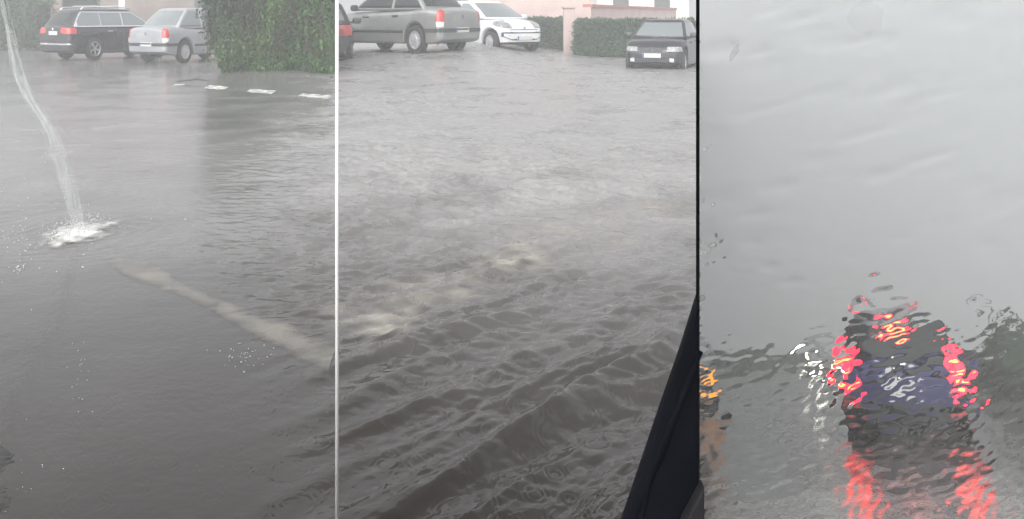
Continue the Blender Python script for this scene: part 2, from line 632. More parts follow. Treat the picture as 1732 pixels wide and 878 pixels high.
def wagon_spec(paint):
    xr, xf = -2.35, 2.35
    sp = dict(xr=xr, xf=xf, W=1.80, wr=.335, axles=(-1.33, 1.38), paint=paint, sill=.2, glass=M['pale_glass'], rear_glass=M['glass'], wheel='alloy', chrome_line=True,
              top=[(xr, .98), (xr + .1, 1.02), (-1.5, 1.0), (.9, .95), (1.25, .94), (2.0, .83), (xf - .1, .74), (xf, .66)],
              cabin=dict(z0=.96, z1=1.52, rb=-2.27, rt=-1.86, fb=1.3, ft=.38, w0=.83, w1=.64, side=[(-1.98, -1.08), (-1.06, -.2), (-.16, .9)], wlo=.05, whi=.055),
              handles=(-.75, .3), handle_mat=M['chrome'], mirror=.85, plates=[((xr - .022, .80), -1)], emblem=(xr - .012, .93), emblem_mat='chrome', rails=(-1.7, .3))
    cuts = []
    for s in (1, -1):
        def lamp(c, n, s=s):
            return c.y * s > 0 and c.x < xr + .30 and abs(c.y) > .42 and .78 < c.z < .95 and (abs(c.y) > .52 or c.z > .80)
        cuts.append(('tail_lamp', lamp, .012, M['lamp_red']))
        cuts.append(('headlamp', (lambda c, n, s=s: c.y * s > .45 and c.x > xf - .45 and .62 < c.z < .78 and n.x > .1), .01, M['lamp_clear']))
    cuts.append(('bumper_trim', (lambda c, n: c.x < xr + .10 and .46 < c.z < .50), .012, M['chrome']))
    cuts.append(('lower_bumper', (lambda c, n: c.x < xr + .2 and c.z < .40), .006, M['plastic']))
    cuts.append(('door_seam', (lambda c, n: n.y < -.6 and -.19 < c.x < -.17 and .3 < c.z < .95), .002, M['plastic']))
    cuts.append(('side_sill', (lambda c, n: n.y < -.5 and -.95 < c.x < 1.0 and c.z < .31), .008, M['plastic']))
    sp['cuts'] = cuts
    return sp


def city_spec(paint):
    xr, xf = -1.77, 1.77
    sp = dict(xr=xr, xf=xf, W=1.64, wr=.30, axles=(-1.21, 1.21), paint=paint, sill=.19, glass=M['pale_glass'], wheel='cover', ft=.15,
              top=[(xr, .92), (-1.4, .98), (.6, .95), (.95, .95), (1.45, .88), (xf - .1, .78), (xf, .66)],
              cabin=dict(z0=.93, z1=1.48, rb=-1.70, rt=-1.45, fb=1.08, ft=.15, w0=.76, w1=.60, side=[(-1.4, -.42), (-.36, .62)], wlo=.05),
              handles=(-.2,), mirror=.62, plates=[((xf + .034, .40), 1)], emblem=(xf + .026, .70), emblem_mat='chrome')
    cuts = []
    for s in (1, -1):
        cuts.append(('headlamp', (lambda c, n, s=s: c.y * s > .40 and xf - .46 < c.x < xf - .03 and .66 - (c.x - xf) * .25 < c.z < .745 - (c.x - xf) * .33 and n.x > .05), .010, M['lamp_grey']))
        cuts.append(('indicator', (lambda c, n, s=s: c.y * s > .56 and xf - .36 < c.x and .62 < c.z < .665 and n.x > .05), .012, M['lamp_pale']))
        cuts.append(('tail_lamp', (lambda c, n, s=s: c.y * s > .55 and c.x < xr + .2 and .62 < c.z < .9), .01, M['lamp_red']))
    cuts.append(('grille_surround', (lambda c, n: c.x > xf - .34 and .345 < c.z < .56 and abs(c.y) < .70 - .25 * max(0, .45 - c.z) / .1 and not (.37 < c.z < .535 and abs(c.y) < .66 - .25 * max(0, .45 - c.z) / .1)), .012, M['plastic']))
    cuts.append(('air_intake', (lambda c, n: c.x > xf - .2 and .345 < c.z < .38 and abs(c.y) < .36), .016, M['plastic']))
    cuts.append(('lower_lip', (lambda c, n: c.x > xf - .3 and c.z < .285), .008, M['plastic']))
    cuts.append(('bonnet_seam', (lambda c, n: c.x > xf - .5 and .625 < c.z < .642 and abs(c.y) < .5), .003, M['plastic']))
    sp['cuts'] = cuts
    return sp


def black_hatch_spec(paint):
    xr, xf = -2.08, 2.08
    sp = dict(xr=xr, xf=xf, W=1.72, wr=.315, axles=(-1.30, 1.32), paint=paint, sill=.19, glass=M['pale_glass'], wheel='alloy', ft=.16,
              top=[(xr, .92), (-1.7, .99), (.6, .93), (.95, .93), (1.6, .86), (xf - .14, .74), (xf, .62)],
              cabin=dict(z0=.93, z1=1.42, rb=-1.98, rt=-1.5, fb=1.02, ft=.12, w0=.79, w1=.62, side=[(-1.6, -.55), (-.5, .6)], wlo=.045),
              handles=(-.75, .22), mirror=.58, plates=[((xf + .034, .47), 1)], rails=None, handle_mat=M['black'])
    cuts = []
    for s in (1, -1):
        cuts.append(('headlamp', (lambda c, n, s=s: c.y * s > .42 and xf - .36 < c.x and .575 < c.z < .695 and n.x > .12), .010, M['lamp_grey']))
        cuts.append(('grille', (lambda c, n, s=s: .03 < c.y * s < .30 and c.x > xf - .10 and .55 < c.z < .66), .010, M['plastic']))
        cuts.append(('tail_lamp', (lambda c, n, s=s: c.y * s > .50 and c.x < xr + .28 and .68 < c.z < .90), .012, M['lamp_red']))
        cuts.append(('fog_lamp', (lambda c, n, s=s: .50 < c.y * s < .62 and c.x > xf - .25 and .31 < c.z < .40), .010, M['lamp_clear']))
    cuts.append(('lower_intake', (lambda c, n: c.x > xf - .1 and .30 < c.z < .40 and abs(c.y) < .45), .008, M['plastic']))
    sp['cuts'] = cuts
    return sp


def blue_hatch_spec(paint):
    xr, xf = -2.0, 2.0
    sp = dict(xr=xr, xf=xf, W=1.80, wr=.32, axles=(-1.25, 1.28), paint=paint, sill=.2, glass=M['glass'], wheel='cover', rt=.05, roof_paint=M['black'],
              top=[(xr, .95), (-1.6, 1.02), (.7, .98), (1.2, .96), (1.7, .84), (xf, .68)],
              cabin=dict(z0=.96, z1=1.66, rb=-1.95, rt=-1.72, fb=1.2, ft=.35, w0=.83, w1=.68, side=[(-1.7, -.85), (-.8, .05), (.1, .9)], wlo=.03),
              handles=(-.75, .3), mirror=.8, plates=[((xr - .022, .74), -1)], emblem=(xr - .012, .90), emblem_mat='chrome', aerial=-1.3)
    cuts = []; cc = []
    for s in (1, -1):
        cuts.append(('tail_lamp', (lambda c, n, s=s: c.y * s > .62 and c.x < xr + .26 and .66 < c.z < .98), .014, M['lit_red']))
        cuts.append(('brake_bulb', (lambda c, n, s=s: .67 < c.y * s < .80 and c.x < xr + .1 and .80 < c.z < .90), .022, M['lit_core']))
        cc.append(('tail_lamp', (lambda c, n, s=s: c.y * s > .60 and c.x < -1.70 and n.x < -.1 and .98 < c.z < 1.26), .014, M['lit_red']))
        cuts.append(('reflector', (lambda c, n, s=s: .55 < c.y * s < .80 and c.x < xr + .05 and .38 < c.z < .44), .012, M['lamp_red']))
    cc.append(('high_brake_lamp', (lambda c, n: abs(c.y) < .24 and n.x < -.1 and c.x < -1.5 and 1.42 < c.z < 1.54), .016, M['lit_red']))
    cc.append(('high_brake_bulb', (lambda c, n: abs(c.y) < .14 and n.x < -.1 and c.x < -1.5 and 1.44 < c.z < 1.50), .024, M['lit_core']))
    cuts.append(('lower_bumper', (lambda c, n: c.x < xr + .4 and c.z < .50), .008, M['plastic']))
    sp['cuts'] = cuts; sp['cabin_cuts'] = cc
    return sp


def van_spec(paint):
    xr, xf = -2.6, 2.4
    sp = dict(xr=xr, xf=xf, W=1.95, wr=.34, axles=(-1.6, 1.5), paint=paint, sill=.25, glass=M['glass'], wheel='cover', rt=.02,
              top=[(xr, 1.12), (1.2, 1.12), (1.5, 1.1), (xf - .2, .95), (xf, .8)],
              cabin=dict(z0=1.1, z1=2.55, rb=-2.58, rt=-2.50, fb=1.9, ft=.9, w0=.95, w1=.86, side=[(.2, 1.2)], whi=.6, wlo=.1, blind_rear=True),
              handles=(.3,), mirror=1.3, plates=[((xr - .022, .7), -1)])
    cuts = []; cc = []
    for s in (1, -1):
        cuts.append(('tail_lamp', (lambda c, n, s=s: c.y * s > .78 and c.x < xr + .1 and .75 < c.z < 1.08), .012, M['lamp_red']))
        cc.append(('marker_lamp', (lambda c, n, s=s: .70 < c.y * s < .93 and n.x < -.2 and c.x < -2.35 and 2.30 < c.z < 2.48), .02, M['lit_red'] if s > 0 else M['lamp_red']))
        cc.append(('rear_window', (lambda c, n, s=s: .08 < c.y * s < .72 and n.x < -.3 and c.x < -2.35 and 1.5 < c.z < 2.1), .008, M['glass']))
    sp['cuts'] = cuts; sp['cabin_cuts'] = cc
    return sp


def oncoming_spec(paint, lamp, amber=False):
    sp = black_hatch_spec(paint)
    xf = sp['xf']
    cuts = [c for c in sp['cuts'] if c[0] not in ('headlamp',)]
    for s in (1, -1):
        if amber:
            cuts.append(('headlamp', (lambda c, n, s=s: .35 < c.y * s and xf - .35 < c.x and .58 < c.z < .68 and n.x > .12), .010, M['lamp_clear']))
        else:
            cuts.append(('headlamp', (lambda c, n, s=s: .38 < c.y * s and xf - .35 < c.x and .56 < c.z < .72 and n.x > .12), .010, lamp))
    if amber:
        cuts.append(('indicator', (lambda c, n: c.y > .50 and xf - .42 < c.x and .52 < c.z < .74), .018, M['lit_amber']))
    sp['cuts'] = cuts
    return sp


# ---------------------------------------------------------------- the level flooded street
def rise(x, y):
    """the far side of the street climbs a little behind the middle of the flood"""
    return .34 * sstep(15.5, 21.0, y) * sstep(-6.6, -4.2, x) * (1 - sstep(-1.6, .9, x)) + .18 * sstep(18, 26, y) * sstep(-2.5, -1, x) * (1 - sstep(.8, 2.4, x))


def flood_amount(x, y):
    """0 = thin film of water on the left, 1 = deep flood on the right"""
    lo = -.5 - .65 * sstep(3.3, 5.2, y)
    return sstep(0, 1, (x + .2 * y + .35 * perlin(y * .6, x * .3 + 7) - lo) / (.55 - lo))


def rain_rings(x, y, cell, amp, seed):
    """expanding rings where drops have just hit the water"""
    out = np.zeros_like(x)
    ci = np.floor(x / cell).astype(int); cj = np.floor(y / cell).astype(int)
    for di in (-1, 0, 1):
        for dj in (-1, 0, 1):
            a = ci + di; b_ = cj + dj
            h = _P[(_P[(a + seed) & 511] + b_) & 511]; h2 = _P[(h + 77) & 511]; h3 = _P[(h2 + 131) & 511]
            dx = x - (a + h / 511.0) * cell; dy = y - (b_ + h2 / 511.0) * cell
            r = np.sqrt(dx * dx + dy * dy); r0 = (.10 + .55 * h3 / 511.0) * cell
            wl = .016
            out += np.where(h3 % 3 > 0, 1.0, 0.0) * amp * np.cos((r - r0) / wl * 2 * math.pi) * np.exp(-((r - r0) / (.9 * wl)) ** 2) * (1.15 - r0 / cell)
    return out


def water_z(x, y):
    x = np.asarray(x, float); y = np.asarray(y, float)
    flood = flood_amount(x, y)
    wx = x + .10 * perlin(x * 1.7 + 3, y * 1.7); wy = y + .10 * perlin(x * 1.7, y * 1.7 + 9)
    n = wx * .74 - wy * .67; e = wx * .67 + wy * .74
    near = np.exp(-((y - 1.0) / 2.5) ** 2) * sstep(-1.5, .2, x + .1 * y)
    n0 = n + .05 * perlin(n * 5, e * 1.1 + 20)
    r1 = perlin(n0 * 5.2, e * .60)
    n1 = n + .03 * r1
    r2 = perlin(n1 * 11 + 31, e * 1.25 + 5)
    r3 = perlin(n1 * 23 + 3, e * 3.4)
    front = .35 + sstep(-.25, .3, r1)                  # small ripples crowd on the crests
    wake = (np.tanh(r1 * 5) * .40 + r1) * .060 + (np.tanh(r2 * 4) * .4 + r2) * .036 * front + r3 * .020 * front + perlin(n1 * 44, e * 13) * .0055
    gust = .6 + .7 * sstep(-.25, .35, perlin(x * .35 + 11, y * .22)) + .3 * perlin(x * 1.1, y * 1.4 + 6)
    mid = 1 - .35 * sstep(5, 14, y)
    chop = perlin(wx * 1.6, wy * 2.6 + 2) * .016 + perlin(wx * 4.0 + 8, wy * 7.5) * .021 + perlin(wx * 7.5 + 4, wy * 15) * .024 + perlin(wx * 15, wy * 26 + 3) * .013
    z = flood * (wake * near + chop * gust * mid * (1 - .6 * near))
    film = perlin(x * 3 + 40, y * 3.6) * .0022 + perlin(x * 9, y * 12 + 3) * (.0009 + .0008 * sstep(4, 7, y))
    patch = sstep(.05, .4, perlin(x * .9 + 2.3, y * .7 + 1.1))
    film = film + patch * perlin(wx * 7, wy * 6) * (.0045 - .0025 * sstep(6, 12, y))
    z = z + (1 - flood) * film
    z = z + perlin(x * 31, y * 36) * (.0008 + .0016 * flood) * (1 - sstep(5, 11, y))
    k = (y < 8.5) & (y > 1.2)
    if z.ndim and k.any():
        add = rain_rings(x[k], y[k], .17, .0026, 5) + rain_rings(x[k], y[k], .11, .0018, 91)
        z[k] += add * (1 - sstep(5.5, 8.4, y[k])) * (.25 + .75 * flood[k])
    ps = at(130, 396); rs = np.sqrt((x - ps.x) ** 2 + (y - ps.y) ** 2)      # rings spreading from the falling water
    z = z + (.004 * np.cos(rs / .095 * 2 * math.pi + 7 * perlin(x * 4, y * 4)) + .012 * perlin(x * 9, y * 11)) * np.exp(-rs / .24) * sstep(.05, .2, rs)
    return z + rise(x, y)


def fan_grid(us, ys):
    U, Yg = np.meshgrid(us, ys)
    return U * Yg, Yg


us = np.concatenate([np.linspace(-1.5, -.66, 40, endpoint=False), np.linspace(-.66, SEAM, 800)])
ys = np.concatenate([np.linspace(.25, 1.9, 50, endpoint=False), np.geomspace(1.9, 26, 900, endpoint=False), np.geomspace(26, 62, 90)])
X, Y = fan_grid(us, ys)
Z = water_z(X, Y)
nu, ny = len(us), len(ys)
verts = np.stack([X, Y, Z], -1).reshape(-1, 3)
idx = np.arange(nu * ny).reshape(ny, nu)
quads = np.stack([idx[:-1, :-1], idx[:-1, 1:], idx[1:, 1:], idx[1:, :-1]], -1).reshape(-1, 4)


def grid_obj(name, verts, quads, material):
    me = bpy.data.meshes.new(name)
    me.vertices.add(len(verts)); me.vertices.foreach_set('co', verts.astype(np.float32).ravel())
    me.loops.add(quads.size); me.loops.foreach_set('vertex_index', quads.astype(np.int32).ravel())
    me.polygons.add(len(quads))
    me.polygons.foreach_set('loop_start', np.arange(0, quads.size, 4, dtype=np.int32))
    me.update(calc_edges=True); me.validate()
    me.polygons.foreach_set('use_smooth', [True] * len(me.polygons))
    me.materials.append(material)
    o = bpy.data.objects.new(name, me); COL.objects.link(o)
    return o


def water_mat(name, deep, paled, mud_pale, fine=.0006, fscale=55.0, r_calm=.05, r_rain=.3, ior=1.36):
    """muddy water: 'churn' (0 calm .. 1 beaten pale and rough by the rain) and 'mud' come from the mesh, broken up by noise"""
    m = mat(name, deep, .1, ior=ior)
    b = bsdf(m)
    tc = nd(m, 'ShaderNodeTexCoord')

    def noisy(attr, scale, amount):
        an = nd(m, 'ShaderNodeAttribute', attribute_name=attr)
        n1 = nd(m, 'ShaderNodeTexNoise'); n1.inputs['Scale'].default_value = scale; n1.inputs['Detail'].default_value = 7; n1.inputs['Distortion'].default_value = .6
        lk(m, tc.outputs['Object'], n1.inputs['Vector'])
        mr = nd(m, 'ShaderNodeMapRange'); mr.inputs['From Min'].default_value = .3; mr.inputs['From Max'].default_value = .7
        mr.inputs['To Min'].default_value = 1 - amount; mr.inputs['To Max'].default_value = 1 + amount
        lk(m, n1.outputs[0], mr.inputs['Value'])
        mu = nd(m, 'ShaderNodeMath', operation='MULTIPLY', use_clamp=True)
        lk(m, an.outputs['Fac'], mu.inputs[0]); lk(m, mr.outputs[0], mu.inputs[1])
        return mu.outputs[0]
    ch = noisy('churn', 1.3, .30); md = noisy('mud', 3.5, .75)
    mx = nd(m, 'ShaderNodeMix', data_type='RGBA'); mx.inputs['A'].default_value = (*deep, 1); mx.inputs['B'].default_value = (*paled, 1)
    lk(m, ch, mx.inputs['Factor'])
    mx2 = nd(m, 'ShaderNodeMix', data_type='RGBA'); mx2.inputs['B'].default_value = (*mud_pale, 1)
    lk(m, md, mx2.inputs['Factor']); lk(m, mx.outputs['Result'], mx2.inputs['A'])
    lk(m, mx2.outputs['Result'], b.inputs['Base Color'])
    rr = nd(m, 'ShaderNodeMapRange'); rr.inputs['To Min'].default_value = r_calm; rr.inputs['To Max'].default_value = r_rain
    lk(m, ch, rr.inputs['Value']); lk(m, rr.outputs[0], b.inputs['Roughness'])
    n3 = nd(m, 'ShaderNodeTexNoise'); n3.inputs['Scale'].default_value = fscale; n3.inputs['Detail'].default_value = 3
    mp = nd(m, 'ShaderNodeMapping'); mp.inputs['Scale'].default_value = (.8, 1.2, 1)
    lk(m, tc.outputs['Object'], mp.inputs['Vector']); lk(m, mp.outputs[0], n3.inputs['Vector'])
    bp = nd(m, 'ShaderNodeBump'); bp.inputs['Distance'].default_value = fine
    lk(m, n3.outputs[0], bp.inputs['Height']); lk(m, bp.outputs[0], b.inputs['Normal'])
    return m


def attr(o, name, vals):
    a = o.data.attributes.new(name, 'FLOAT', 'POINT'); a.data.foreach_set('value', np.asarray(vals, np.float32).ravel())


def spot(X, Y, px, py, rx, ry):
    p = at(px, py); q = at(px + rx, py); t = at(px, py - ry)
    return np.exp(-((X - p.x) / (q.x - p.x)) ** 2 - ((Y - p.y) / (t.y - p.y)) ** 2)


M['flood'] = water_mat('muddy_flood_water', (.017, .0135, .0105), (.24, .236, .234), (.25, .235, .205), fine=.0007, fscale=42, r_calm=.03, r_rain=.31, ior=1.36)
flood = grid_obj('flood_water', verts, quads, M['flood'])
attr(flood, 'churn', sstep(1.5, 7.6, Y + .8 * perlin(X * .5, Y * .5)) * (.60 + .40 * flood_amount(X, Y)))  # far water painted paler to stand in for reflected light and haze
attr(flood, 'mud', np.clip((.62 * spot(X, Y, 865, 437, 60, 20) + .6 * spot(X, Y, 635, 528, 70, 34) + .4 * spot(X, Y, 745, 482, 70, 18) + .38 * spot(X, Y, 980, 396, 90, 18) + .3 * spot(X, Y, 1090, 358, 70, 14)) * (1 + 1.6 * perlin(X * 3.2, Y * 3.2)) * (1 + 2.2 * perlin(X * 7, Y * 11 + 4)), 0, 1))
flood['kind'] = 'structure'

# street surface and the earth below it, one solid block with its side along the downhill road
M['asphalt'] = vary(mat('wet_asphalt', (.05, .05, .05), .45), (.038, .038, .038), (.065, .064, .062), 30, rough=(.25, .6), bump=.004, bscale=220)
ya = [-5.0, .25] + list(np.linspace(1, 62, 40))
gv = []; gf = []
for y in ya:
    xl, xr_ = -1.5 * max(y, 8), SEAM * max(y, .25) - .004
    gv += [(xl, y, -.10), (xr_, y, -.10), (xr_, y, min(hill_z(y), -.1) - 1.0), (xl, y, min(hill_z(y), -.1) - 1.0)]
for i in range(len(ya) - 1):
    for k in range(4):
        gf.append((4 * i + k, 4 * i + (k + 1) % 4, 4 * i + 4 + (k + 1) % 4, 4 * i + 4 + k))
gf.append((0, 1, 2, 3)); k = 4 * (len(ya) - 1); gf.append((k + 3, k + 2, k + 1, k))
o = mesh_obj('street', gv, gf, M['asphalt'], None, False); o['kind'] = 'structure'

# bank under the raised far side, so cars there stand on something solid
# ---------------------------------------------------------------- the downhill road on the right
hx = np.concatenate([np.linspace(-.3, .12, 12, endpoint=False), np.linspace(.12, .66, 420), np.linspace(.67, 1.4, 40)])
hy = np.concatenate([np.linspace(.4, 2.4, 30, endpoint=False), np.geomspace(2.4, 75, 480)])
X, Y = fan_grid(hx, hy)
Yt = Y / math.cos(SLOPE_A)
wz = perlin(X * 1.4 + 70, Yt * 2.6) * .012 + perlin(X * 4.6 + 20, Yt * 8) * .0065 + perlin(X * 11, Yt * 17 + 5) * .003
wz = wz * (.45 + .9 * np.exp(-((Yt - 6.5) / 2.6) ** 2))
Z = hill_z(Y) + wz
verts = np.stack([X, Y, Z], -1).reshape(-1, 3)
nu, ny = len(hx), len(hy)
idx = np.arange(nu * ny).reshape(ny, nu)
quads = np.stack([idx[:-1, :-1], idx[:-1, 1:], idx[1:, 1:], idx[1:, :-1]], -1).reshape(-1, 4)
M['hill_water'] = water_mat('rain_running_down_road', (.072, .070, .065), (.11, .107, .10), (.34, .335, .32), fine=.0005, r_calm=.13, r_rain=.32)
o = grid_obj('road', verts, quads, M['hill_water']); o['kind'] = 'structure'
attr(o, 'churn', .5 + .8 * perlin(X * .7, Y * .7)); attr(o, 'mud', np.clip((1 - sstep(7.2, 9.4, Y + .7 * perlin(X * 1.5, Y * .9))) * (.55 + 1.1 * perlin(X * 3, Y * 6)), 0, 1))  # near end of the road is painted paler


# ---------------------------------------------------------------- painted lines
def paint_quad(name, px, material, n=14, lift=.004):
    """a painted patch on the street that follows the water film; px = TL, TR, BR, BL"""
    c = [at(*p) for p in px]
    vs = []; fs = []
    for j in range(n + 1):
        for i in range(n + 1):
            s, t = i / n, j / n
            p = (c[0] * (1 - s) + c[1] * s) * (1 - t) + (c[3] * (1 - s) + c[2] * s) * t
            p = p + Vector((float(perlin(p.x * 7, p.y * 7)) * .05, float(perlin(p.x * 7 + 9, p.y * 5)) * .10, 0))
            vs.append((p.x, p.y, float(water_z(p.x, p.y)) + lift))
    for j in range(n):
        for i in range(n):
            k = j * (n + 1) + i
            fs.append((k, k + 1, k + n + 2, k + n + 1))
    return mesh_obj(name, vs, fs, material)


M['line_white'] = vary(mat('wet_white_road_paint', (.75, .75, .73), .3), (.34, .34, .33), (.66, .66, .64), 7, rough=(.12, .4), lo=.3, hi=.5)
for px in ([(353.8, 144), (387.5, 147), (378.9, 152.2), (345.8, 149.7)], [(424.4, 151.3), (467.2, 153.6), (458.6, 159.3), (417.6, 156)],
           [(512, 158.4), (560, 162), (552, 168), (504, 163)], [(296, 143), (313, 142), (311, 144.2), (293, 145.2)]):
    o = paint_quad('road_marking', px, M['line_white']); o['kind'] = 'structure'

# worn sandy line lying under the film of water
m = mat('worn_sandy_line', (.2, .18, .155), .12, ior=1.36)
vary(m, (.20, .19, .165), (.27, .25, .22), 5, bump=.0006, bscale=60)
b = bsdf(m); tc = nd(m, 'ShaderNodeTexCoord'); no = nd(m, 'ShaderNodeTexNoise'); no.inputs['Scale'].default_value = 6; no.inputs['Detail'].default_value = 8; no.inputs['Roughness'].default_value = .65
lk(m, tc.outputs['Object'], no.inputs['Vector'])
at_n = nd(m, 'ShaderNodeAttribute', attribute_name='wear')
ad = nd(m, 'ShaderNodeMath', operation='ADD'); lk(m, no.outputs[0], ad.inputs[0]); lk(m, at_n.outputs['Fac'], ad.inputs[1])
mr = nd(m, 'ShaderNodeMapRange'); mr.inputs['From Min'].default_value = .84; mr.inputs['From Max'].default_value = 1.15; mr.inputs['To Max'].default_value = .62
lk(m, ad.outputs[0], mr.inputs['Value']); lk(m, mr.outputs[0], b.inputs['Alpha'])
pts = [(150, 430, 5), (200, 446, 12), (262, 468, 15), (300, 490, 11), (350, 512, 10), (410, 540, 15), (470, 565, 19), (525, 592, 22), (562, 611, 23)]
vs = []; wear = []; NN = 90; KK = 14
for i in range(NN + 1):
    t = i / NN * (len(pts) - 1); a = min(int(t), len(pts) - 2); f = t - a
    px, py, hw = [pts[a][q] * (1 - f) + pts[a + 1][q] * f for q in range(3)]; hw *= 1.3
    for k in range(KK + 1):
        q = k / KK * 2 - 1
        p = at(px + q * hw * .35, py - q * hw * 1.25)
        vs.append((p.x, p.y, float(water_z(p.x, p.y)) + .003))
        d = .5 if 290 < px < 370 else .62
        wear.append((d + .02) * (1 - abs(q) ** 2.2) * min(1, i / 12))
fs = [(i * (KK + 1) + k, i * (KK + 1) + k + 1, (i + 1) * (KK + 1) + k + 1, (i + 1) * (KK + 1) + k) for i in range(NN) for k in range(KK)]
o = mesh_obj('worn_road_line', vs, fs, m); o['kind'] = 'structure'
a = o.data.attributes.new('wear', 'FLOAT', 'POINT'); a.data.foreach_set('value', wear)

# gritty asphalt shoulder showing above the water, bottom left
vs = []; fs = []; wv = []
n = 150
for j in range(n + 1):
    for i in range(n + 1):
        x = -2.1 + 1.15 * i / n; y = 1.55 + 1.3 * j / n
        vs.append((x, y)); 
P = np.array(vs)
hgt = .004 - .10 * sstep(-1.32, -.95, P[:, 0] + .5 * (P[:, 1] - 2.2)) - .06 * sstep(2.5, 2.85, P[:, 1]) + .012 * perlin(P[:, 0] * 9, P[:, 1] * 9)
grit = np.abs(perlin(P[:, 0] * 70, P[:, 1] * 70)) * .010
V = np.column_stack([P, hgt + grit])
fs = [(j * (n + 1) + i, j * (n + 1) + i + 1, (j + 1) * (n + 1) + i + 1, (j + 1) * (n + 1) + i) for j in range(n) for i in range(n)]
M['grit'] = vary(mat('gritty_wet_asphalt', (.05, .05, .048), .3), (.014, .014, .014), (.055, .054, .05), 60, rough=(.3, .6), bump=.003, bscale=260)
o = mesh_obj('road_shoulder', V.tolist(), fs, M['grit']); o['kind'] = 'structure'

# ---------------------------------------------------------------- vehicles in the level street
def gz(v):
    return (v.x, v.y, float(rise(v.x, v.y)))


p = at(150, 101)
make_car('estate_car', 'black estate car with silver roof bars parked behind the silver saloon, chrome window line', 'car', wagon_spec(M['black']), gz(p + Vector((.25, .9, 0))), (0, 0, R(57)), (.74, .86, .94), 'parked cars in the flooded street')
p = at(282, 106)
make_car('saloon_car', 'silver saloon seen from its right rear corner, nose hidden by the tall hedge', 'car', sedan_spec(M['silver'], M['pale_glass']), gz(p + Vector((.35, 1.0, 0))), (0, 0, R(62)), (.74, .87, .94), 'parked cars in the flooded street')
make_car('saloon_car', 'grey silver saloon with dark bumper strip standing beside the small white car', 'car', sedan_spec(M['grey_silver'], M['glass']), (-2.75, 22.0, .33), (0, 0, R(149)), (.86, 1.06, 1.08), 'parked cars in the flooded street')
make_car('city_car', 'small white city car facing the flood beside the grey silver saloon', 'car', city_spec(M['white']), (-.75, 26.2, .2), (0, 0, R(-52)), 1.0, 'parked cars in the flooded street')
make_car('hatchback_car', 'black hatchback with pale number plate standing in the water before a clipped hedge', 'car', black_hatch_spec(M['black']), (3.66, 21.4, -.1), (0, 0, R(-113)), (.56, .82, .88), 'parked cars in the flooded street')
make_car('dark_car', 'dark car showing only its red tail lamp and black bumper behind the tall hedge', 'car', black_hatch_spec(M['black']), (-4.52, 20.3, .12), (0, 0, R(101)), (.6, 1.0, 1.0), 'parked cars in the flooded street')


# ---------------------------------------------------------------- vehicles on the downhill road
def hill_car(name, label, cat, sp, px, y, yaw, scale=1.0, group='traffic on the downhill road'):
    yaw -= math.atan((px - CX) / F)
    rot = (Matrix.Rotation(-SLOPE_A, 4, 'X') @ Matrix.Rotation(yaw, 4, 'Z')).to_euler()
    v = at_y(px, y, hill_z(y))
    return make_car(name, label, cat, sp, v, rot, scale, group)


hill_car('blue_car', 'blue hatchback with lit red brake lights seen through the wet windscreen', 'car', blue_hatch_spec(M['blue']), 1545, 14.2, R(90), 1.0)
hill_car('van', 'tall grey van ahead of the blue hatchback, red lamp lit high on its left', 'van', van_spec(M['van_paint']), 1515, 27.0, R(90), 1.0)
hill_car('oncoming_car', 'oncoming grey car with white headlights lit, left of the blue hatchback', 'car', oncoming_spec(M['dark_grey'], M['lit_white']), 1402, 41, R(-90), 1.0)
hill_car('oncoming_car', 'oncoming car with a lit amber indicator at the edge of the windscreen', 'car', oncoming_spec(M['dark_grey'], None, True), 1153, 21, R(-90), 1.0)


# ---------------------------------------------------------------- foliage
def leaf_cloud(pts, nrm, size, droop=.4, rng=RNG, aspect=.5):
    """one folded leaf (two triangles sharing a midrib) per point"""
    n = len(pts)
    d = rng.normal(size=(n, 3)); d[:, 2] -= droop
    d += nrm * .5
    d /= np.linalg.norm(d, axis=1)[:, None]
    s = rng.normal(size=(n, 3)); s -= (s * d).sum(1)[:, None] * d
    s /= np.linalg.norm(s, axis=1)[:, None]
    up = np.cross(d, s)
    L = size * rng.uniform(.6, 1.4, size=(n, 1))
    a = pts; tip = pts + d * L
    l = pts + d * L * .45 + s * L * aspect * .5 + up * L * .08; r = pts + d * L * .45 - s * L * aspect * .5 + up * L * .08
    V = np.stack([a, l, tip, r], 1).reshape(-1, 3)
    k = np.arange(n) * 4
    Fq = np.stack([k, k + 1, k + 2, k + 3], 1)
    return V, Fq


def leaf_obj(name, V, Fq, material, parent):
    me = bpy.data.meshes.new(name)
    me.vertices.add(len(V)); me.vertices.foreach_set('co', V.astype(np.float32).ravel())
    me.loops.add(Fq.size); me.loops.foreach_set('vertex_index', Fq.astype(np.int32).ravel())
    me.polygons.add(len(Fq)); me.polygons.foreach_set('loop_start', np.arange(0, Fq.size, 4, dtype=np.int32))
    me.update(calc_edges=True)
    me.materials.append(material)
    o = bpy.data.objects.new(name, me); COL.objects.link(o); o.parent = parent
    return o


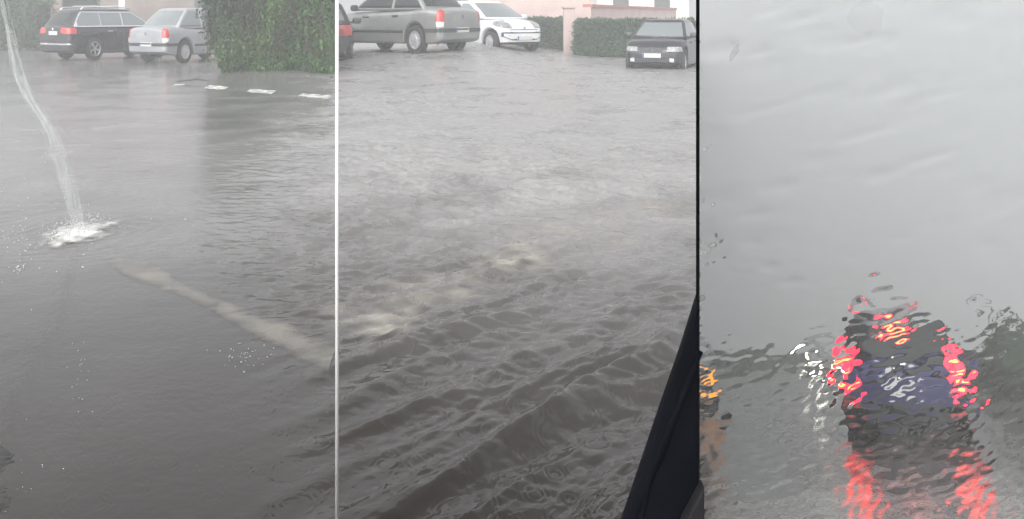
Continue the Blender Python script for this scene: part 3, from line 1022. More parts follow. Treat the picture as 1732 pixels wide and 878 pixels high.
def hedge(name, label, p0, p1, depth, height, z0, n, size, material, rough=.18, droop=.4, skirt=0.0, group=None, sprays=0, back=None, lean=0.0):
    p0 = Vector(p0); p1 = Vector(p1)
    root = empty(name, label, 'hedge', (p0.x, p0.y, z0), None, group)
    L = (p1 - p0).length
    e = (p1 - p0).normalized(); f = Vector(back).normalized() if back else Vector((-e.y, e.x, 0))      # f points away from the camera
    # inner mass: a lumpy closed block
    nx, nz = max(6, int(L / .25)), max(4, int(height / .25))
    vs = []; fs = []
    prof = [(.12, 0)] + [(.10 + .02 * math.sin(k), height * k / nz * .93) for k in range(1, nz + 1)] + [(depth - .12, height * .93), (depth - .1, 0)]
    m_ = len(prof)
    for i in range(nx + 1):
        t = i / nx
        end = .18 if i in (0, nx) else 0
        for (d, z) in prof:
            b = float(perlin(t * L * 1.3 + 3, z * 1.6 + d)) * .22
            lo_ = .55 * (1 - z / height) ** 1.3 * lean
            q = e * (lo_ + t * (L * .97 - lo_) + .015 * L) + f * (d + b + end * (.6 if d < depth / 2 else -.6)) + Vector((0, 0, max(0, z - end + b * .4)))
            vs.append(q)
    for i in range(nx):
        for k in range(m_ - 1):
            fs.append((i * m_ + k, (i + 1) * m_ + k, (i + 1) * m_ + k + 1, i * m_ + k + 1))
    fs.append(tuple(range(m_))); fs.append(tuple(nx * m_ + k for k in range(m_))[::-1])
    mesh_obj('inner_foliage', vs, fs, M['inner_leaf'], root)
    # leaves on front, top, both ends
    rng = np.random.default_rng(len(label) + n)
    t = rng.uniform(0, 1, n); face = rng.uniform(0, 1, n)
    a_front = L * height; a_top = L * depth; a_end = depth * height
    tot = a_front * 1.5 + a_top + 2 * a_end
    fr = face < a_front * 1.5 / tot
    tp = (~fr) & (face < (a_front * 1.5 + a_top) / tot)
    en = ~(fr | tp)
    u = rng.uniform(0, 1, n); w = rng.uniform(0, 1, n)
    al = t * L; dp = np.zeros(n); zz = np.zeros(n); nr = np.zeros((n, 3))
    bulge = perlin(al * 1.1, u * height * 1.5 + 5) * .3 * (rough / .18) + perlin(al * 4, u * height * 4) * rough * .6
    dp[fr] = -bulge[fr] + rng.uniform(-.05, .12, fr.sum()); zz[fr] = u[fr] ** .95 * height
    dp[fr] += skirt * (zz[fr] / height - .5) * -1
    nr[fr] = -np.array(f)
    dp[tp] = u[tp] * depth; zz[tp] = height + perlin(al[tp] * 2, u[tp] * 3) * rough + rng.uniform(-.1, .06, tp.sum()); nr[tp] = (0, 0, 1)
    side = np.where(t[en] < .5, 0.0, L); al[en] = side + rng.normal(0, .07, en.sum()) + np.where(side > 0, -1, 1) * (.05 + .2 * perlin(u[en] * 3, w[en] * height * 2))
    dp[en] = u[en] * depth; zz[en] = w[en] * height
    nr[en] = np.where(side[:, None] > 0, 1, -1) * np.array(e)
    lo_ = lean * (.55 * (1 - zz / height).clip(0) ** 1.3 - .12 + .25 * perlin(zz * 2.2, dp * 2 + 3)); al = lo_ + al * (L - lo_) / L
    keep = zz > (.05 + lean * .42 * np.maximum(0, perlin(al * 2.3 + 4, dp * 2) + .12)); al, dp, zz, nr = al[keep], dp[keep], zz[keep], nr[keep]
    P = al[:, None] * np.array(e) + dp[:, None] * np.array(f) + np.column_stack([np.zeros(len(zz)), np.zeros(len(zz)), np.maximum(zz, .02)])
    if sprays:
        # arching shoots that leave the face and hang down
        st = MB(); extra = []; en_ = []
        for k in range(sprays):
            a0 = rng.uniform(0, L); zt = rng.uniform(.35, 1.05) * height
            o0 = np.array(e) * a0 + np.array([0, 0, zt]); out = rng.uniform(.15, .6); dn = rng.uniform(.25, .9); sd = rng.normal(0, .18)
            pp = []
            for q in np.linspace(0, 1, 8):
                pp.append(o0 - np.array(f) * out * math.sin(q * 1.5) + np.array(e) * sd * q + np.array([0, 0, .12 * math.sin(q * 3) - dn * q * q]))
            if pp[-1][2] < .05:
                continue
            st.tube(pp, .006, 4, False)
            for _ in range(26):
                q = rng.uniform(0, 1) * 7; i = min(int(q), 6); fr_ = q - i
                extra.append(pp[i] * (1 - fr_) + pp[i + 1] * fr_ + rng.normal(0, .025, 3)); en_.append(-np.array(f))
        P = np.vstack([P, np.array(extra)]); nr = np.vstack([nr, np.array(en_)])
        st.build('stems', M['twig'], root)
    V, Fq = leaf_cloud(P, nr, size, droop, rng)
    leaf_obj('leaves', V, Fq, material, root)
    return root


def ground_pt(px, y):
    return at_y(px, y, 0)


hedge('hedge', 'tall overgrown dark green hedge with hanging shoots behind the white road dashes', at(352, 124), at(558, 133), 1.6, 2.35, 0, 60000, .085, M['hedge_leaf'], .42, 1.0, .1, None, 420, (-.215, 1, 0), 1.0)
G2 = 'clipped hedges along the far wall'
hedge('hedge', 'dark clipped hedge between the pink gate post and the black hatchback', at_y(973, 26.6), at_y(1174, 24.8), 1.0, 1.04, 0, 15000, .085, M['hedge_leaf_far'], .07, .2, 0, G2, 0, (.18, 1, 0))
hedge('hedge', 'narrow clipped hedge between the small white car and the pink gate post', at_y(868, 29.0), at_y(952, 28.4), .9, .98, .1, 8000, .085, M['hedge_leaf_far'], .07, .2, 0, G2)
hedge('hedge', 'dim hedge far behind the black estate car at the left edge', at_y(-160, 31), at_y(64, 31), 1.2, 1.9, 0, 9000, .11, M['hedge_leaf_far'], .14, .3)


def bush(label, px, y, w, h, n, group, kind='roadside_bush', lean=0.0):
    base = at_y(px, y, hill_z(y))
    root = empty(kind, label, 'bush', base, None, group)
    rng = np.random.default_rng(int(px) + n)
    st = MB()
    lobes = []
    for k in range(11):
        a = rng.uniform(0, 2 * math.pi); r = rng.uniform(0, .36) * w
        c = np.array([math.cos(a) * r, math.sin(a) * r * .7, h * rng.uniform(.28, .8)])
        lobes.append((c, rng.uniform(.2, .34) * w))
        st.tube([(0, 0, -.3), tuple(c * .5 + np.array([0, 0, .1 * h])), tuple(c)], [.07, .04, .012], 6)
    st.build('stems', M['twig'], root, True)
    P = []; N = []
    for c, r in lobes:
        m_ = n // len(lobes)
        d = rng.normal(size=(m_, 3)); d /= np.linalg.norm(d, axis=1)[:, None]
        rad = r * rng.uniform(.35, 1.12, size=(m_, 1)) ** .6 * (1 + .3 * perlin(d[:, 0] * 3 + c[0], d[:, 2] * 3)[:, None])
        q = c + d * rad * np.array([1, .9, .8])
        q[:, 2] = np.maximum(q[:, 2], -.2)
        P.append(q); N.append(d)
    core = MB()
    for c, r in lobes:
        bm = bmesh.new(); bmesh.ops.create_icosphere(bm, subdivisions=3, radius=r * .78)
        for v in bm.verts:
            v.co *= 1 + .45 * float(perlin(v.co.x * 2.2 + c[0] * 3, v.co.z * 2.2 + v.co.y))
        bm.verts.index_update()
        core.add([v.co + Vector(c) for v in bm.verts], [[v.index for v in f_.verts] for f_ in bm.faces]); bm.free()
    core.build('inner_foliage', M['inner_leaf'], root, True)
    V, Fq = leaf_cloud(np.vstack(P), np.vstack(N), .16, .2, rng)
    leaf_obj('leaves', V, Fq, M['bush_leaf'], root)
    return root


GB = 'bushes beside the downhill road'
bush('large dark bush at the right edge beyond the wet windscreen', 1790, 22, 4.0, 1.45, 5200, GB)
bush('dark rounded bush right of the blue hatchback, next to the largest bush', 1690, 26, 3.0, 1.25, 4200, GB)
bush('low dark bush just right of the grey van', 1610, 33, 2.8, 1.1, 2600, GB)
bush('faint low bush far off between the two oncoming cars', 1290, 52, 3.8, .55, 2600, GB)
bush('faint low bush far off at the left edge of the windscreen view', 1215, 50, 3.2, .5, 2600, GB)
bush('faint low bush far off behind the headlights of the oncoming car', 1400, 55, 4.0, .6, 2600, GB)
bush('faint bush far off hidden behind the grey van', 1500, 57, 5.5, 1.0, 2600, GB)

# thin roadside pole on the right of the downhill road
b = MB(); y = 30
b.tube([(0, 0, -.4), (0, 0, 2.9)], [.05, .04], 10)
b.tube([(0, 0, 2.85), (-.3, 0, 2.98)], .03, 8)
o = b.build('street_pole', M['plastic'], None, True); o.location = at_y(1668, y, hill_z(y)); tag(o, 'thin dark pole standing among the roadside bushes', 'pole')

# ---------------------------------------------------------------- walls and houses behind
M['pink'] = vary(mat('pink_render', (.46, .30, .27), .85), (.42, .32, .30), (.50, .39, .365), 1.5, bump=.004, bscale=60)
M['coping'] = vary(mat('red_coping', (.36, .12, .10), .7), (.29, .09, .08), (.42, .16, .13), 4)
M['pale_wall'] = vary(mat('pale_render', (.60, .56, .53), .85), (.55, .51, .48), (.65, .61, .58), 1.2)
M['brown_wall'] = vary(mat('brown_render', (.20, .165, .15), .85), (.16, .13, .12), (.24, .2, .18), 1.1, bump=.004, bscale=50)
M['roof_tile'] = vary(mat('grey_roof', (.30, .27, .26), .7), (.25, .22, .21), (.35, .31, .3), 5)


def wall_between(b, p0, p1, z0, z1, th):
    p0 = Vector(p0); p1 = Vector(p1); d = p1 - p0
    c = (p0 + p1) / 2
    ang = math.atan2(d.y, d.x)
    b.box((c.x, c.y, (z0 + z1) / 2), (d.length, th, z1 - z0), Matrix.Rotation(ang, 4, 'Z'))


def house(name, label, p0, p1, depth, h, mw, mr, over=.35, rise_=1.6, openings=(), dcol=None):
    p0 = Vector(p0); p1 = Vector(p1); d = p1 - p0; ang = math.atan2(d.y, d.x)
    root = empty(name, label, 'house', (p0 + p1) / 2, (0, 0, ang))
    L = d.length
    b = MB(); b.box((0, depth / 2, h / 2), (L, depth, h)); b.build('wall', mw, root)
    b = MB()
    x0, x1, y0, y1 = -L / 2 - over, L / 2 + over, -over, depth + over
    ym = (y0 + y1) / 2
    b.add([(x0, y0, h), (x1, y0, h), (x1, y1, h), (x0, y1, h), (x0 + .6, ym, h + rise_), (x1 - .6, ym, h + rise_),
           (x0, y0, h - .14), (x1, y0, h - .14), (x1, y1, h - .14), (x0, y1, h - .14)],
          [(0, 1, 5, 4), (2, 3, 4, 5), (1, 2, 5), (3, 0, 4), (6, 7, 1, 0), (7, 8, 2, 1), (8, 9, 3, 2), (9, 6, 0, 3), (9, 8, 7, 6)])
    b.build('roof', mr, root)
    for (x, z, w, hh) in openings:
        b = MB(); b.box((x, -.02, z), (w, .06, hh)); wdw = b.build('window', M['chrome'] if dcol is None else dcol, root)
        b = MB(); b.box((x, -.055, z), (w - .12, .02, hh - .12)); b.build('pane', M['glass'], wdw)
    return root


house('pink_house', 'low pink house behind the small white car and the clipped hedge', at_y(690, 33), at_y(1000, 33), 6, 3.0, M['pink'], M['roof_tile'], openings=((-1.6, 1.75, 1.0, 1.1),), dcol=M['pale_wall'])
# boundary wall running away to the right with a red coping
root = empty('boundary_wall', 'pink boundary wall with a red coping running away behind the clipped hedge', 'wall', at_y(994, 29.6))
q0 = Vector((0, 0, 0)); q1 = at_y(1140, 46) - at_y(994, 29.6)
b = MB(); wall_between(b, q0, q1, -.1, 1.5, .22); b.build('wall', M['pink'], root)
b = MB(); wall_between(b, q0, q1, 1.502, 1.60, .34); b.build('coping', M['coping'], root)
b = MB(); b.box((0, 0, 0), (.34, .34, 1.5), None, .02); b.box((0, 0, .79), (.44, .44, .09), None, .02)
o = b.build('gate_post', M['pink']); o.location = at_y(962, 27.6, .70); tag(o, 'pink gate post between the two clipped hedges', 'gate post')
house('pale_house', 'pale house fading into the rain beyond the pink boundary wall', at_y(1010, 56), at_y(1165, 56), 7, 3.4, M['pale_wall'], M['roof_tile'], openings=((-1.4, 1.9, 1.1, 1.3), (1.2, 1.9, 1.1, 1.3)), dcol=M['pale_wall'])
house('brown_house', 'brown rendered house behind the black estate car and the silver saloon', at_y(70, 36), at_y(420, 36), 7, 3.2, M['brown_wall'], M['roof_tile'], openings=((-2.6, 1.7, 1.5, 1.3), (2.6, 1.7, 1.2, 1.3)), dcol=M['dark_grey'])
# small white board on a post above the estate car's bonnet
root = empty('sign_board', 'small white board on a post between the estate car and the saloon', 'sign', at_y(207, 33))
b = MB(); b.tube([(0, 0, -.1), (0, 0, 1.9)], .03, 8); b.build('post', M['hub'], root, True)
b = MB(); b.box((0, -.05, 1.62), (.24, .03, .4), None, .01); b.build('board', M['plate'], root)
# twig lying at the end of the dashes
b = MB(); p = at(318, 142)
b.tube([(-.25, .1, .03), (-.05, 0, .06), (.2, -.06, .09), (.42, -.05, .05)], [.006, .014, .016, .006], 6)
b.tube([(.1, -.03, .075), (.2, .1, .14)], [.01, .004], 5)
o = b.build('fallen_branch', M['twig'], None, True); o.location = (p.x, p.y, 0); tag(o, 'short dark branch lying on the wet road left of the white dashes', 'branch')

# ---------------------------------------------------------------- falling water and its splash
m = bpy.data.materials.new('white_falling_water'); m.use_nodes = True
nt = m.node_tree; nt.nodes.clear()
out = nt.nodes.new('ShaderNodeOutputMaterial'); df = nt.nodes.new('ShaderNodeBsdfPrincipled'); tr = nt.nodes.new('ShaderNodeBsdfTransparent'); mxs = nt.nodes.new('ShaderNodeMixShader')
df.inputs['Base Color'].default_value = (.5, .52, .52, 1); df.inputs['Roughness'].default_value = .2; df.inputs['IOR'].default_value = 1.33; df.inputs['Subsurface Weight'].default_value = 0
tcn = nt.nodes.new('ShaderNodeTexCoord'); nn = nt.nodes.new('ShaderNodeTexNoise'); nn.inputs['Scale'].default_value = 9; nn.inputs['Detail'].default_value = 5
mpn = nt.nodes.new('ShaderNodeMapping'); mpn.inputs['Scale'].default_value = (3, 3, .5)
mrn = nt.nodes.new('ShaderNodeMapRange'); mrn.inputs['From Min'].default_value = .35; mrn.inputs['From Max'].default_value = .7; mrn.inputs['To Min'].default_value = .02; mrn.inputs['To Max'].default_value = .26
nt.links.new(tcn.outputs['Object'], mpn.inputs[0]); nt.links.new(mpn.outputs[0], nn.inputs['Vector']); nt.links.new(nn.outputs[0], mrn.inputs['Value'])
nt.links.new(mrn.outputs[0], mxs.inputs[0]); nt.links.new(tr.outputs[0], mxs.inputs[1]); nt.links.new(df.outputs[0], mxs.inputs[2]); nt.links.new(mxs.outputs[0], out.inputs[0])
M['fall'] = m
M['drop'] = mat('water_drop_white', (.42, .43, .43), .12, ior=1.33)
ys_ = at(128, 396).y
path = [(-14, -120), (4, 0), (14, 45), (24, 90), (35, 135), (54, 172), (76, 206), (95, 245), (108, 290), (120, 335), (127, 372), (130, 396)]
P3 = []
for i in range(len(path) * 3 - 2):
    a = i // 3; t = i % 3 / 3.0
    c = [path[max(0, min(len(path) - 1, a + d))] for d in (-1, 0, 1, 2)]
    q = [.5 * (2 * c[1][j] + (c[2][j] - c[0][j]) * t + (2 * c[0][j] - 5 * c[1][j] + 4 * c[2][j] - c[3][j]) * t * t + (3 * c[1][j] - c[0][j] - 3 * c[2][j] + c[3][j]) * t ** 3) for j in (0, 1)]
    P3.append(at_y(q[0], ys_, EYE - (q[1] - HY) / F * ys_))
root = empty('falling_water', 'thin white stream of water falling onto the wet road and splashing at the left', 'water stream', (P3[-1].x, ys_, 0))
rg = random.Random(4)
st = MB()
base0 = Vector((P3[-1].x, ys_, 0))
for k in range(125):
    off = [Vector((rg.gauss(0, .017), rg.gauss(0, .03), 0)) for _ in range(4)]
    i0 = rg.randrange(0, len(P3) - 2); i1 = min(len(P3) - 1, i0 + rg.choice([5, 7, 9, 12, 16]))
    pts_ = []
    for i in range(i0, i1 + 1):
        t = i / (len(P3) - 1) * 3; a = min(int(t), 2); f = t - a
        spread = .5 + 1.1 * i / len(P3)
        pts_.append(P3[i] - base0 + (off[a] * (1 - f) + off[a + 1] * f) * spread)
    rr = rg.choice([rg.uniform(.0006, .0016), rg.uniform(.0006, .0016), rg.uniform(.002, .005)])
    st.tube(pts_, [rr * (.25 + .9 * math.sin(math.pi * (q + .3) / (len(pts_) - .4))) for q in range(len(pts_))], 5)
st.build('stream', M['fall'], root, True)


def drops(mb, n, fx, rmin, rmax, rgen):
    for _ in range(n):
        c = fx(rgen); r = rgen.uniform(rmin, rmax)
        bm = bmesh.new(); bmesh.ops.create_icosphere(bm, subdivisions=1, radius=r)
        q = Matrix.Diagonal((rgen.uniform(.7, 2.2), rgen.uniform(.7, 1.3), rgen.uniform(.6, 1.6), 1))
        bmesh.ops.transform(bm, matrix=Matrix.Rotation(rgen.uniform(-.6, .6), 4, 'Y') @ q, verts=bm.verts)
        bm.verts.index_update()
        mb.add([v.co + Vector(c) for v in bm.verts], [[v.index for v in f.verts] for f in bm.faces]); bm.free()


sp_ = MB()
drops(sp_, 700, lambda r: (r.gauss(0, .055), r.gauss(0, .10), abs(r.gauss(0, .04)) + .004), .0007, .0028, rg)
drops(sp_, 50, lambda r: (r.gauss(0, .17), r.gauss(0, .25), abs(r.gauss(0, .03)) + .003), .001, .003, rg)
sp_.build('splash', M['drop'], root, True)
# churned white water where the stream lands
vs = []; fs = []; fo = []
nr_, na = 26, 56
for i in range(nr_ + 1):
    for k in range(na):
        a = 2 * math.pi * k / na; r = i / nr_
        rr = r * (1 + .35 * float(perlin(math.cos(a) * 1.7 + 5, math.sin(a) * 1.7)))
        x, y = rr * .25 * math.cos(a), rr * .42 * math.sin(a)
        vs.append((x, y, float(water_z(x + base0.x, y + base0.y)) + .004 + .03 * (1 - r) * (.6 + float(perlin(x * 26, y * 18)))))
        fo.append(1 - r)
for i in range(nr_):
    for k in range(na):
        fs.append((i * na + k, i * na + (k + 1) % na, (i + 1) * na + (k + 1) % na, (i + 1) * na + k))
m = mat('churned_foam', (.75, .75, .73), .35, ior=1.33)
tc = nd(m, 'ShaderNodeTexCoord'); no = nd(m, 'ShaderNodeTexNoise'); no.inputs['Scale'].default_value = 14; no.inputs['Detail'].default_value = 7
lk(m, tc.outputs['Object'], no.inputs['Vector'])
an = nd(m, 'ShaderNodeAttribute', attribute_name='foam'); ad = nd(m, 'ShaderNodeMath', operation='ADD')
lk(m, no.outputs[0], ad.inputs[0]); lk(m, an.outputs['Fac'], ad.inputs[1])
mr = nd(m, 'ShaderNodeMapRange'); mr.inputs['From Min'].default_value = .80; mr.inputs['From Max'].default_value = 1.3; mr.inputs['To Max'].default_value = .85
lk(m, ad.outputs[0], mr.inputs['Value']); lk(m, mr.outputs[0], bsdf(m).inputs['Alpha'])
M['foam'] = m
o = mesh_obj('foam', vs, fs, m, root)
a = o.data.attributes.new('foam', 'FLOAT', 'POINT'); a.data.foreach_set('value', fo)
# white drops, and glints of light modelled as drops, on the water film
fl = MB()


def fleck(r, cx, cy, sx, sy):
    px, py = r.gauss(cx, sx), r.gauss(cy, sy)
    p = at(px, max(py, 150))
    return (p.x, p.y, float(water_z(p.x, p.y)) + .003)


drops(fl, 34, lambda r: fleck(r, 40, 350, 45, 60), .001, .0035, rg)
drops(fl, 34, lambda r: fleck(r, 60, 410, 50, 25), .001, .004, rg)
drops(fl, 14, lambda r: fleck(r, 34, 455, 6, 5), .0015, .0045, rg)
drops(fl, 40, lambda r: fleck(r, 415, 602, 30, 11), .0008, .0022, rg)
drops(fl, 20, lambda r: fleck(r, 138, 630, 10, 40), .0006, .0014, rg)
drops(fl, 14, lambda r: fleck(r, 45, 810, 35, 40), .0005, .0014, rg)
o = fl.build('spray', M['drop'], None, True); o['kind'] = 'stuff'; o['label'] = 'white flecks of spray scattered on the wet road'

# ---------------------------------------------------------------- slim white divider, added between the left and middle views
b = MB(); b.tube([(0, 0, -.1), (0, 0, 2.3)], .0043, 16); b.tube([(0, 0, 2.29), (0, 0, 2.31)], [.0043, .002], 16)
M['pole_white'] = vary(mat('white_gloss_pole', (.86, .86, .86), .25), (.84, .84, .84), (.88, .88, .88), 8)
o = b.build('marker_pole', M['pole_white'], None, True); o.location = at_y(570, 2.1); tag(o, 'slim white pole standing upright in the flood water', 'pole')

# ---------------------------------------------------------------- own car: dark door frame, added black divider and wet windscreen
YW = 1.0
root = empty('car_window_frame', 'dark car door frame holding a windscreen streaming with rain', 'car window', (at_y(1184, YW).x, YW, 0))
ox, oy = root.location.x, root.location.y


def loc(px, py, y=YW):
    v = at_y(px, y, EYE - (py - HY) / F * y)
    return Vector((v.x - ox, v.y - oy, v.z))


M['frame_dark'] = vary(mat('dark_door_trim', (.003, .004, .007), .6, spec=.06), (.002, .0028, .005), (.004, .005, .009), 14, rough=(.55, .7))
M['frame_grey'] = vary(mat('grey_door_lining', (.02, .02, .022), .6, spec=.1), (.016, .016, .018), (.024, .024, .026), 30)
M['seal'] = mat('black_rubber_seal', (.002, .002, .002), .9, spec=.1)


def prism(name, poly, y0, y1, material, bev=.003):
    bm = bmesh.new()
    v = [bm.verts.new((p.x, y0, p.z)) for p in poly]
    f = bm.faces.new(v)
    r = bmesh.ops.extrude_face_region(bm, geom=[f])
    for q in r['geom']:
        if isinstance(q, bmesh.types.BMVert):
            q.co.y = y1
    bmesh.ops.recalc_face_normals(bm, faces=bm.faces)
    bmesh.ops.bevel(bm, geom=bm.edges[:], offset=bev, segments=3, affect='EDGES', profile=.5)
    bm.verts.index_update()
    o = mesh_obj(name, [v.co[:] for v in bm.verts], [[v.index for v in f.verts] for f in bm.faces], material, root)
    bm.free()
    return o


prism('door_frame', [loc(1183, 503), loc(1183, 940), loc(1034, 940), loc(1060, 872), loc(1120, 694), loc(1156, 590)], .0, .02, M['frame_dark'])
b = MB(); b.tube([loc(1183, 592) + Vector((0, -.004, 0)), loc(1148, 680) + Vector((0, -.004, 0)), loc(1110, 780) + Vector((0, -.004, 0)), loc(1078, 880) + Vector((0, -.004, 0)), loc(1062, 935) + Vector((0, -.004, 0))], [.0035, .004, .0045, .005, .005], 10)
b.build('weather_strip', M['frame_dark'], root, True)
prism('door_lining', [loc(1182.5, 800), loc(1182.5, 945), loc(1120, 945), loc(1150, 860)], -.03, -.008, M['frame_grey'])
# black divider: a thin upright strip added along the edge of the screen
b = MB(); b.box((0, .012, .95), (.0040, .012, 1.5), Matrix.Rotation(-math.atan(SEAM), 4, 'Z'), .0006); b.build('seal', M['seal'], root)
# remaining frame: sill, header and far pillar, all beyond the edge of the view
xR = 1.0
b = MB(); b.box((xR / 2, .01, .50), (xR, .06, .10), None, .01); b.box((xR / 2, .01, 1.60), (xR, .06, .10), None, .01); b.box((xR + .03, .01, 1.05), (.06, .06, 1.2), None, .01)
b.build('screen_surround', M['frame_dark'], root)
b = MB(); b.box((-.55, .02, .30), (1.5, .05, .5), None, .01); b.build('door_panel', M['frame_dark'], root)

# unseen cabin panels, added to block sky light above and reflections from behind
b = MB(); b.box((.35, -.85, 1.70), (2.4, 1.75, .05), None, .02); b.build('headlining', M['frame_grey'], root)
b = MB(); b.box((.75, -1.32, .75), (1.5, .12, 1.8), None, .05); b.build('seat_back', M['frame_grey'], root)
# the screen: a pane with a real, uneven film of running water on its outer face
nx, nz = 420, 420
xs = np.linspace(.0018, xR, nx); zs = np.linspace(.55, 1.55, nz)
Xg, Zg = np.meshgrid(xs, zs)
ca, sa = math.cos(R(14)), math.sin(R(14))
a_ = Xg * ca + Zg * sa; c_ = -Xg * sa + Zg * ca
wv = .03 * perlin(a_ * 7, c_ * 7 + 3)
film = perlin(a_ * 12, (c_ + wv) * 30) * .00040 + perlin(a_ * 36 + 9, (c_ + wv) * 95) * .00036 + perlin(a_ * 80 + 2, (c_ + .4 * wv) * 200) * .00034
low = 1 - .66 * sstep(.80, 1.0, Zg + .03 * perlin(Xg * 6, Zg * 6))          # the upper half is wiped smoother than the lower
film = film * low
rd = random.Random(9)
for (px, py, rx, rz, h) in [(1248, 90, .007, .012, .00035), (1545, 182, .018, .006, .0006), (1622, 290, .014, .006, .0007), (1225, 350, .02, .006, .0006), (1535, 410, .014, .004, .0007),
                            (1310, 460, .010, .005, .0008), (1350, 485, .012, .004, .0007), (1708, 110, .008, .006, .0005), (1690, 370, .016, .004, .0005), (1420, 300, .02, .007, .0003)] + \
        [(rd.uniform(1200, 1725), rd.uniform(380, 540), rd.uniform(.006, .02), rd.uniform(.003, .006), rd.uniform(.0003, .0007)) for _ in range(14)] + \
        [(rd.uniform(1195, 1730), rd.uniform(-10, 440), rd.uniform(.012, .035), rd.uniform(.005, .012), rd.uniform(.0005, .0012)) for _ in range(46)]:
    c = loc(px, py)
    u = (Xg - c.x) * ca + (Zg - c.z) * sa; v = -(Xg - c.x) * sa + (Zg - c.z) * ca
    film += h * np.exp(-((u / rx) ** 2 + (v / rz) ** 2) ** 1.5) * (1 + .5 * perlin(u * 130, v * 260))
Yf = .022 + film
inner = np.stack([Xg, np.full_like(Xg, .016), Zg], -1).reshape(-1, 3)
outer = np.stack([Xg, Yf, Zg], -1).reshape(-1, 3)
idx = np.arange(nx * nz).reshape(nz, nx)
qo = np.stack([idx[:-1, :-1], idx[1:, :-1], idx[1:, 1:], idx[:-1, 1:]], -1).reshape(-1, 4) + nx * nz
qi = np.stack([idx[:-1, :-1], idx[:-1, 1:], idx[1:, 1:], idx[1:, :-1]], -1).reshape(-1, 4)
rim = np.concatenate([idx[0, :], idx[1:, -1], idx[-1, -2::-1], idx[-2:0:-1, 0]])
rq = np.stack([rim, rim + nx * nz, np.roll(rim, -1) + nx * nz, np.roll(rim, -1)], -1)
m = bpy.data.materials.new('wet_windscreen_glass'); m.use_nodes = True
nt = m.node_tree; nt.nodes.clear()
out = nt.nodes.new('ShaderNodeOutputMaterial'); gl = nt.nodes.new('ShaderNodeBsdfGlass')
gl.inputs['IOR'].default_value = 1.34; gl.inputs['Roughness'].default_value = 0.022; gl.inputs['Color'].default_value = (.97, .98, .97, 1)
nt.links.new(gl.outputs[0], out.inputs[0])
both = np.vstack([inner, outer]); nb_ = len(both); nr2 = len(rim)
rq = np.stack([nb_ + np.arange(nr2), nb_ + nr2 + np.arange(nr2), nb_ + nr2 + (np.arange(nr2) + 1) % nr2, nb_ + (np.arange(nr2) + 1) % nr2], -1)
wind = o = grid_obj('windscreen', np.vstack([both, both[rim], both[rim + nx * nz]]), np.vstack([qi, qo, rq]), m); o.parent = root

# faint grey marks on the inner face
sm_ = mat('grey_smear', (.07, .07, .07), .7); bsdf(sm_).inputs['Alpha'].default_value = .16
for (px, py, rx, rz, tilt) in [(1248, 90, .0035, .0105, -.5), (1473, 30, .021, .019, 0)]:
    c = loc(px, py); K = 40
    vs = [(c.x, .0155, c.z)]
    for k in range(K):
        a = 2 * math.pi * k / K; r = 1 + .3 * float(perlin(math.cos(a) * 1.4 + px, math.sin(a) * 1.4))
        u, v = rx * r * math.cos(a), rz * r * math.sin(a)
        vs.append((c.x + u * math.cos(tilt) - v * math.sin(tilt), .0155, c.z + u * math.sin(tilt) + v * math.cos(tilt)))
    mesh_obj('smear', vs, [(0, k + 1, (k + 1) % K + 1) for k in range(K)], sm_ if py > 60 else vary(mat('faint_grey_smear', (.1, .1, .1), .7), (.09, .09, .09), (.11, .11, .11), 30), wind)
bsdf(bpy.data.materials['faint_grey_smear']).inputs['Alpha'].default_value = .045

# ---------------------------------------------------------------- rain-filled air
b = MB(); zlo_ = hill_z(75) - 2.5
b.box((0, 37.0, (zlo_ + 7.5) / 2), (200, 80, 7.5 - zlo_))
m = bpy.data.materials.new('rain_haze'); m.use_nodes = True
nt = m.node_tree; nt.nodes.clear()
out = nt.nodes.new('ShaderNodeOutputMaterial'); pv = nt.nodes.new('ShaderNodeVolumePrincipled')
pv.inputs['Color'].default_value = (.93, .94, .95, 1); pv.inputs['Density'].default_value = .0100; pv.inputs['Anisotropy'].default_value = .2
nt.links.new(pv.outputs[0], out.inputs['Volume'])
o = b.build('haze', m); o['kind'] = 'stuff'

# ---------------------------------------------------------------- overcast sky, soft sun, camera
SUN_EL, SUN_ROT = R(58), R(200)
w = bpy.data.worlds.new('World'); SC.world = w; w.use_nodes = True
nt = w.node_tree; nt.nodes.clear()
out = nt.nodes.new('ShaderNodeOutputWorld'); bg = nt.nodes.new('ShaderNodeBackground'); bg.inputs['Strength'].default_value = .15
sky = nt.nodes.new('ShaderNodeTexSky'); sky.sky_type = 'NISHITA'; sky.sun_disc = False; sky.sun_elevation = SUN_EL; sky.sun_rotation = SUN_ROT
sky.air_density = 1.0; sky.dust_density = 4.0; sky.ozone_density = 1.0
tc = nt.nodes.new('ShaderNodeTexCoord'); sx = nt.nodes.new('ShaderNodeSeparateXYZ'); cxyz = nt.nodes.new('ShaderNodeCombineXYZ')
nt.links.new(tc.outputs['Generated'], sx.inputs[0])
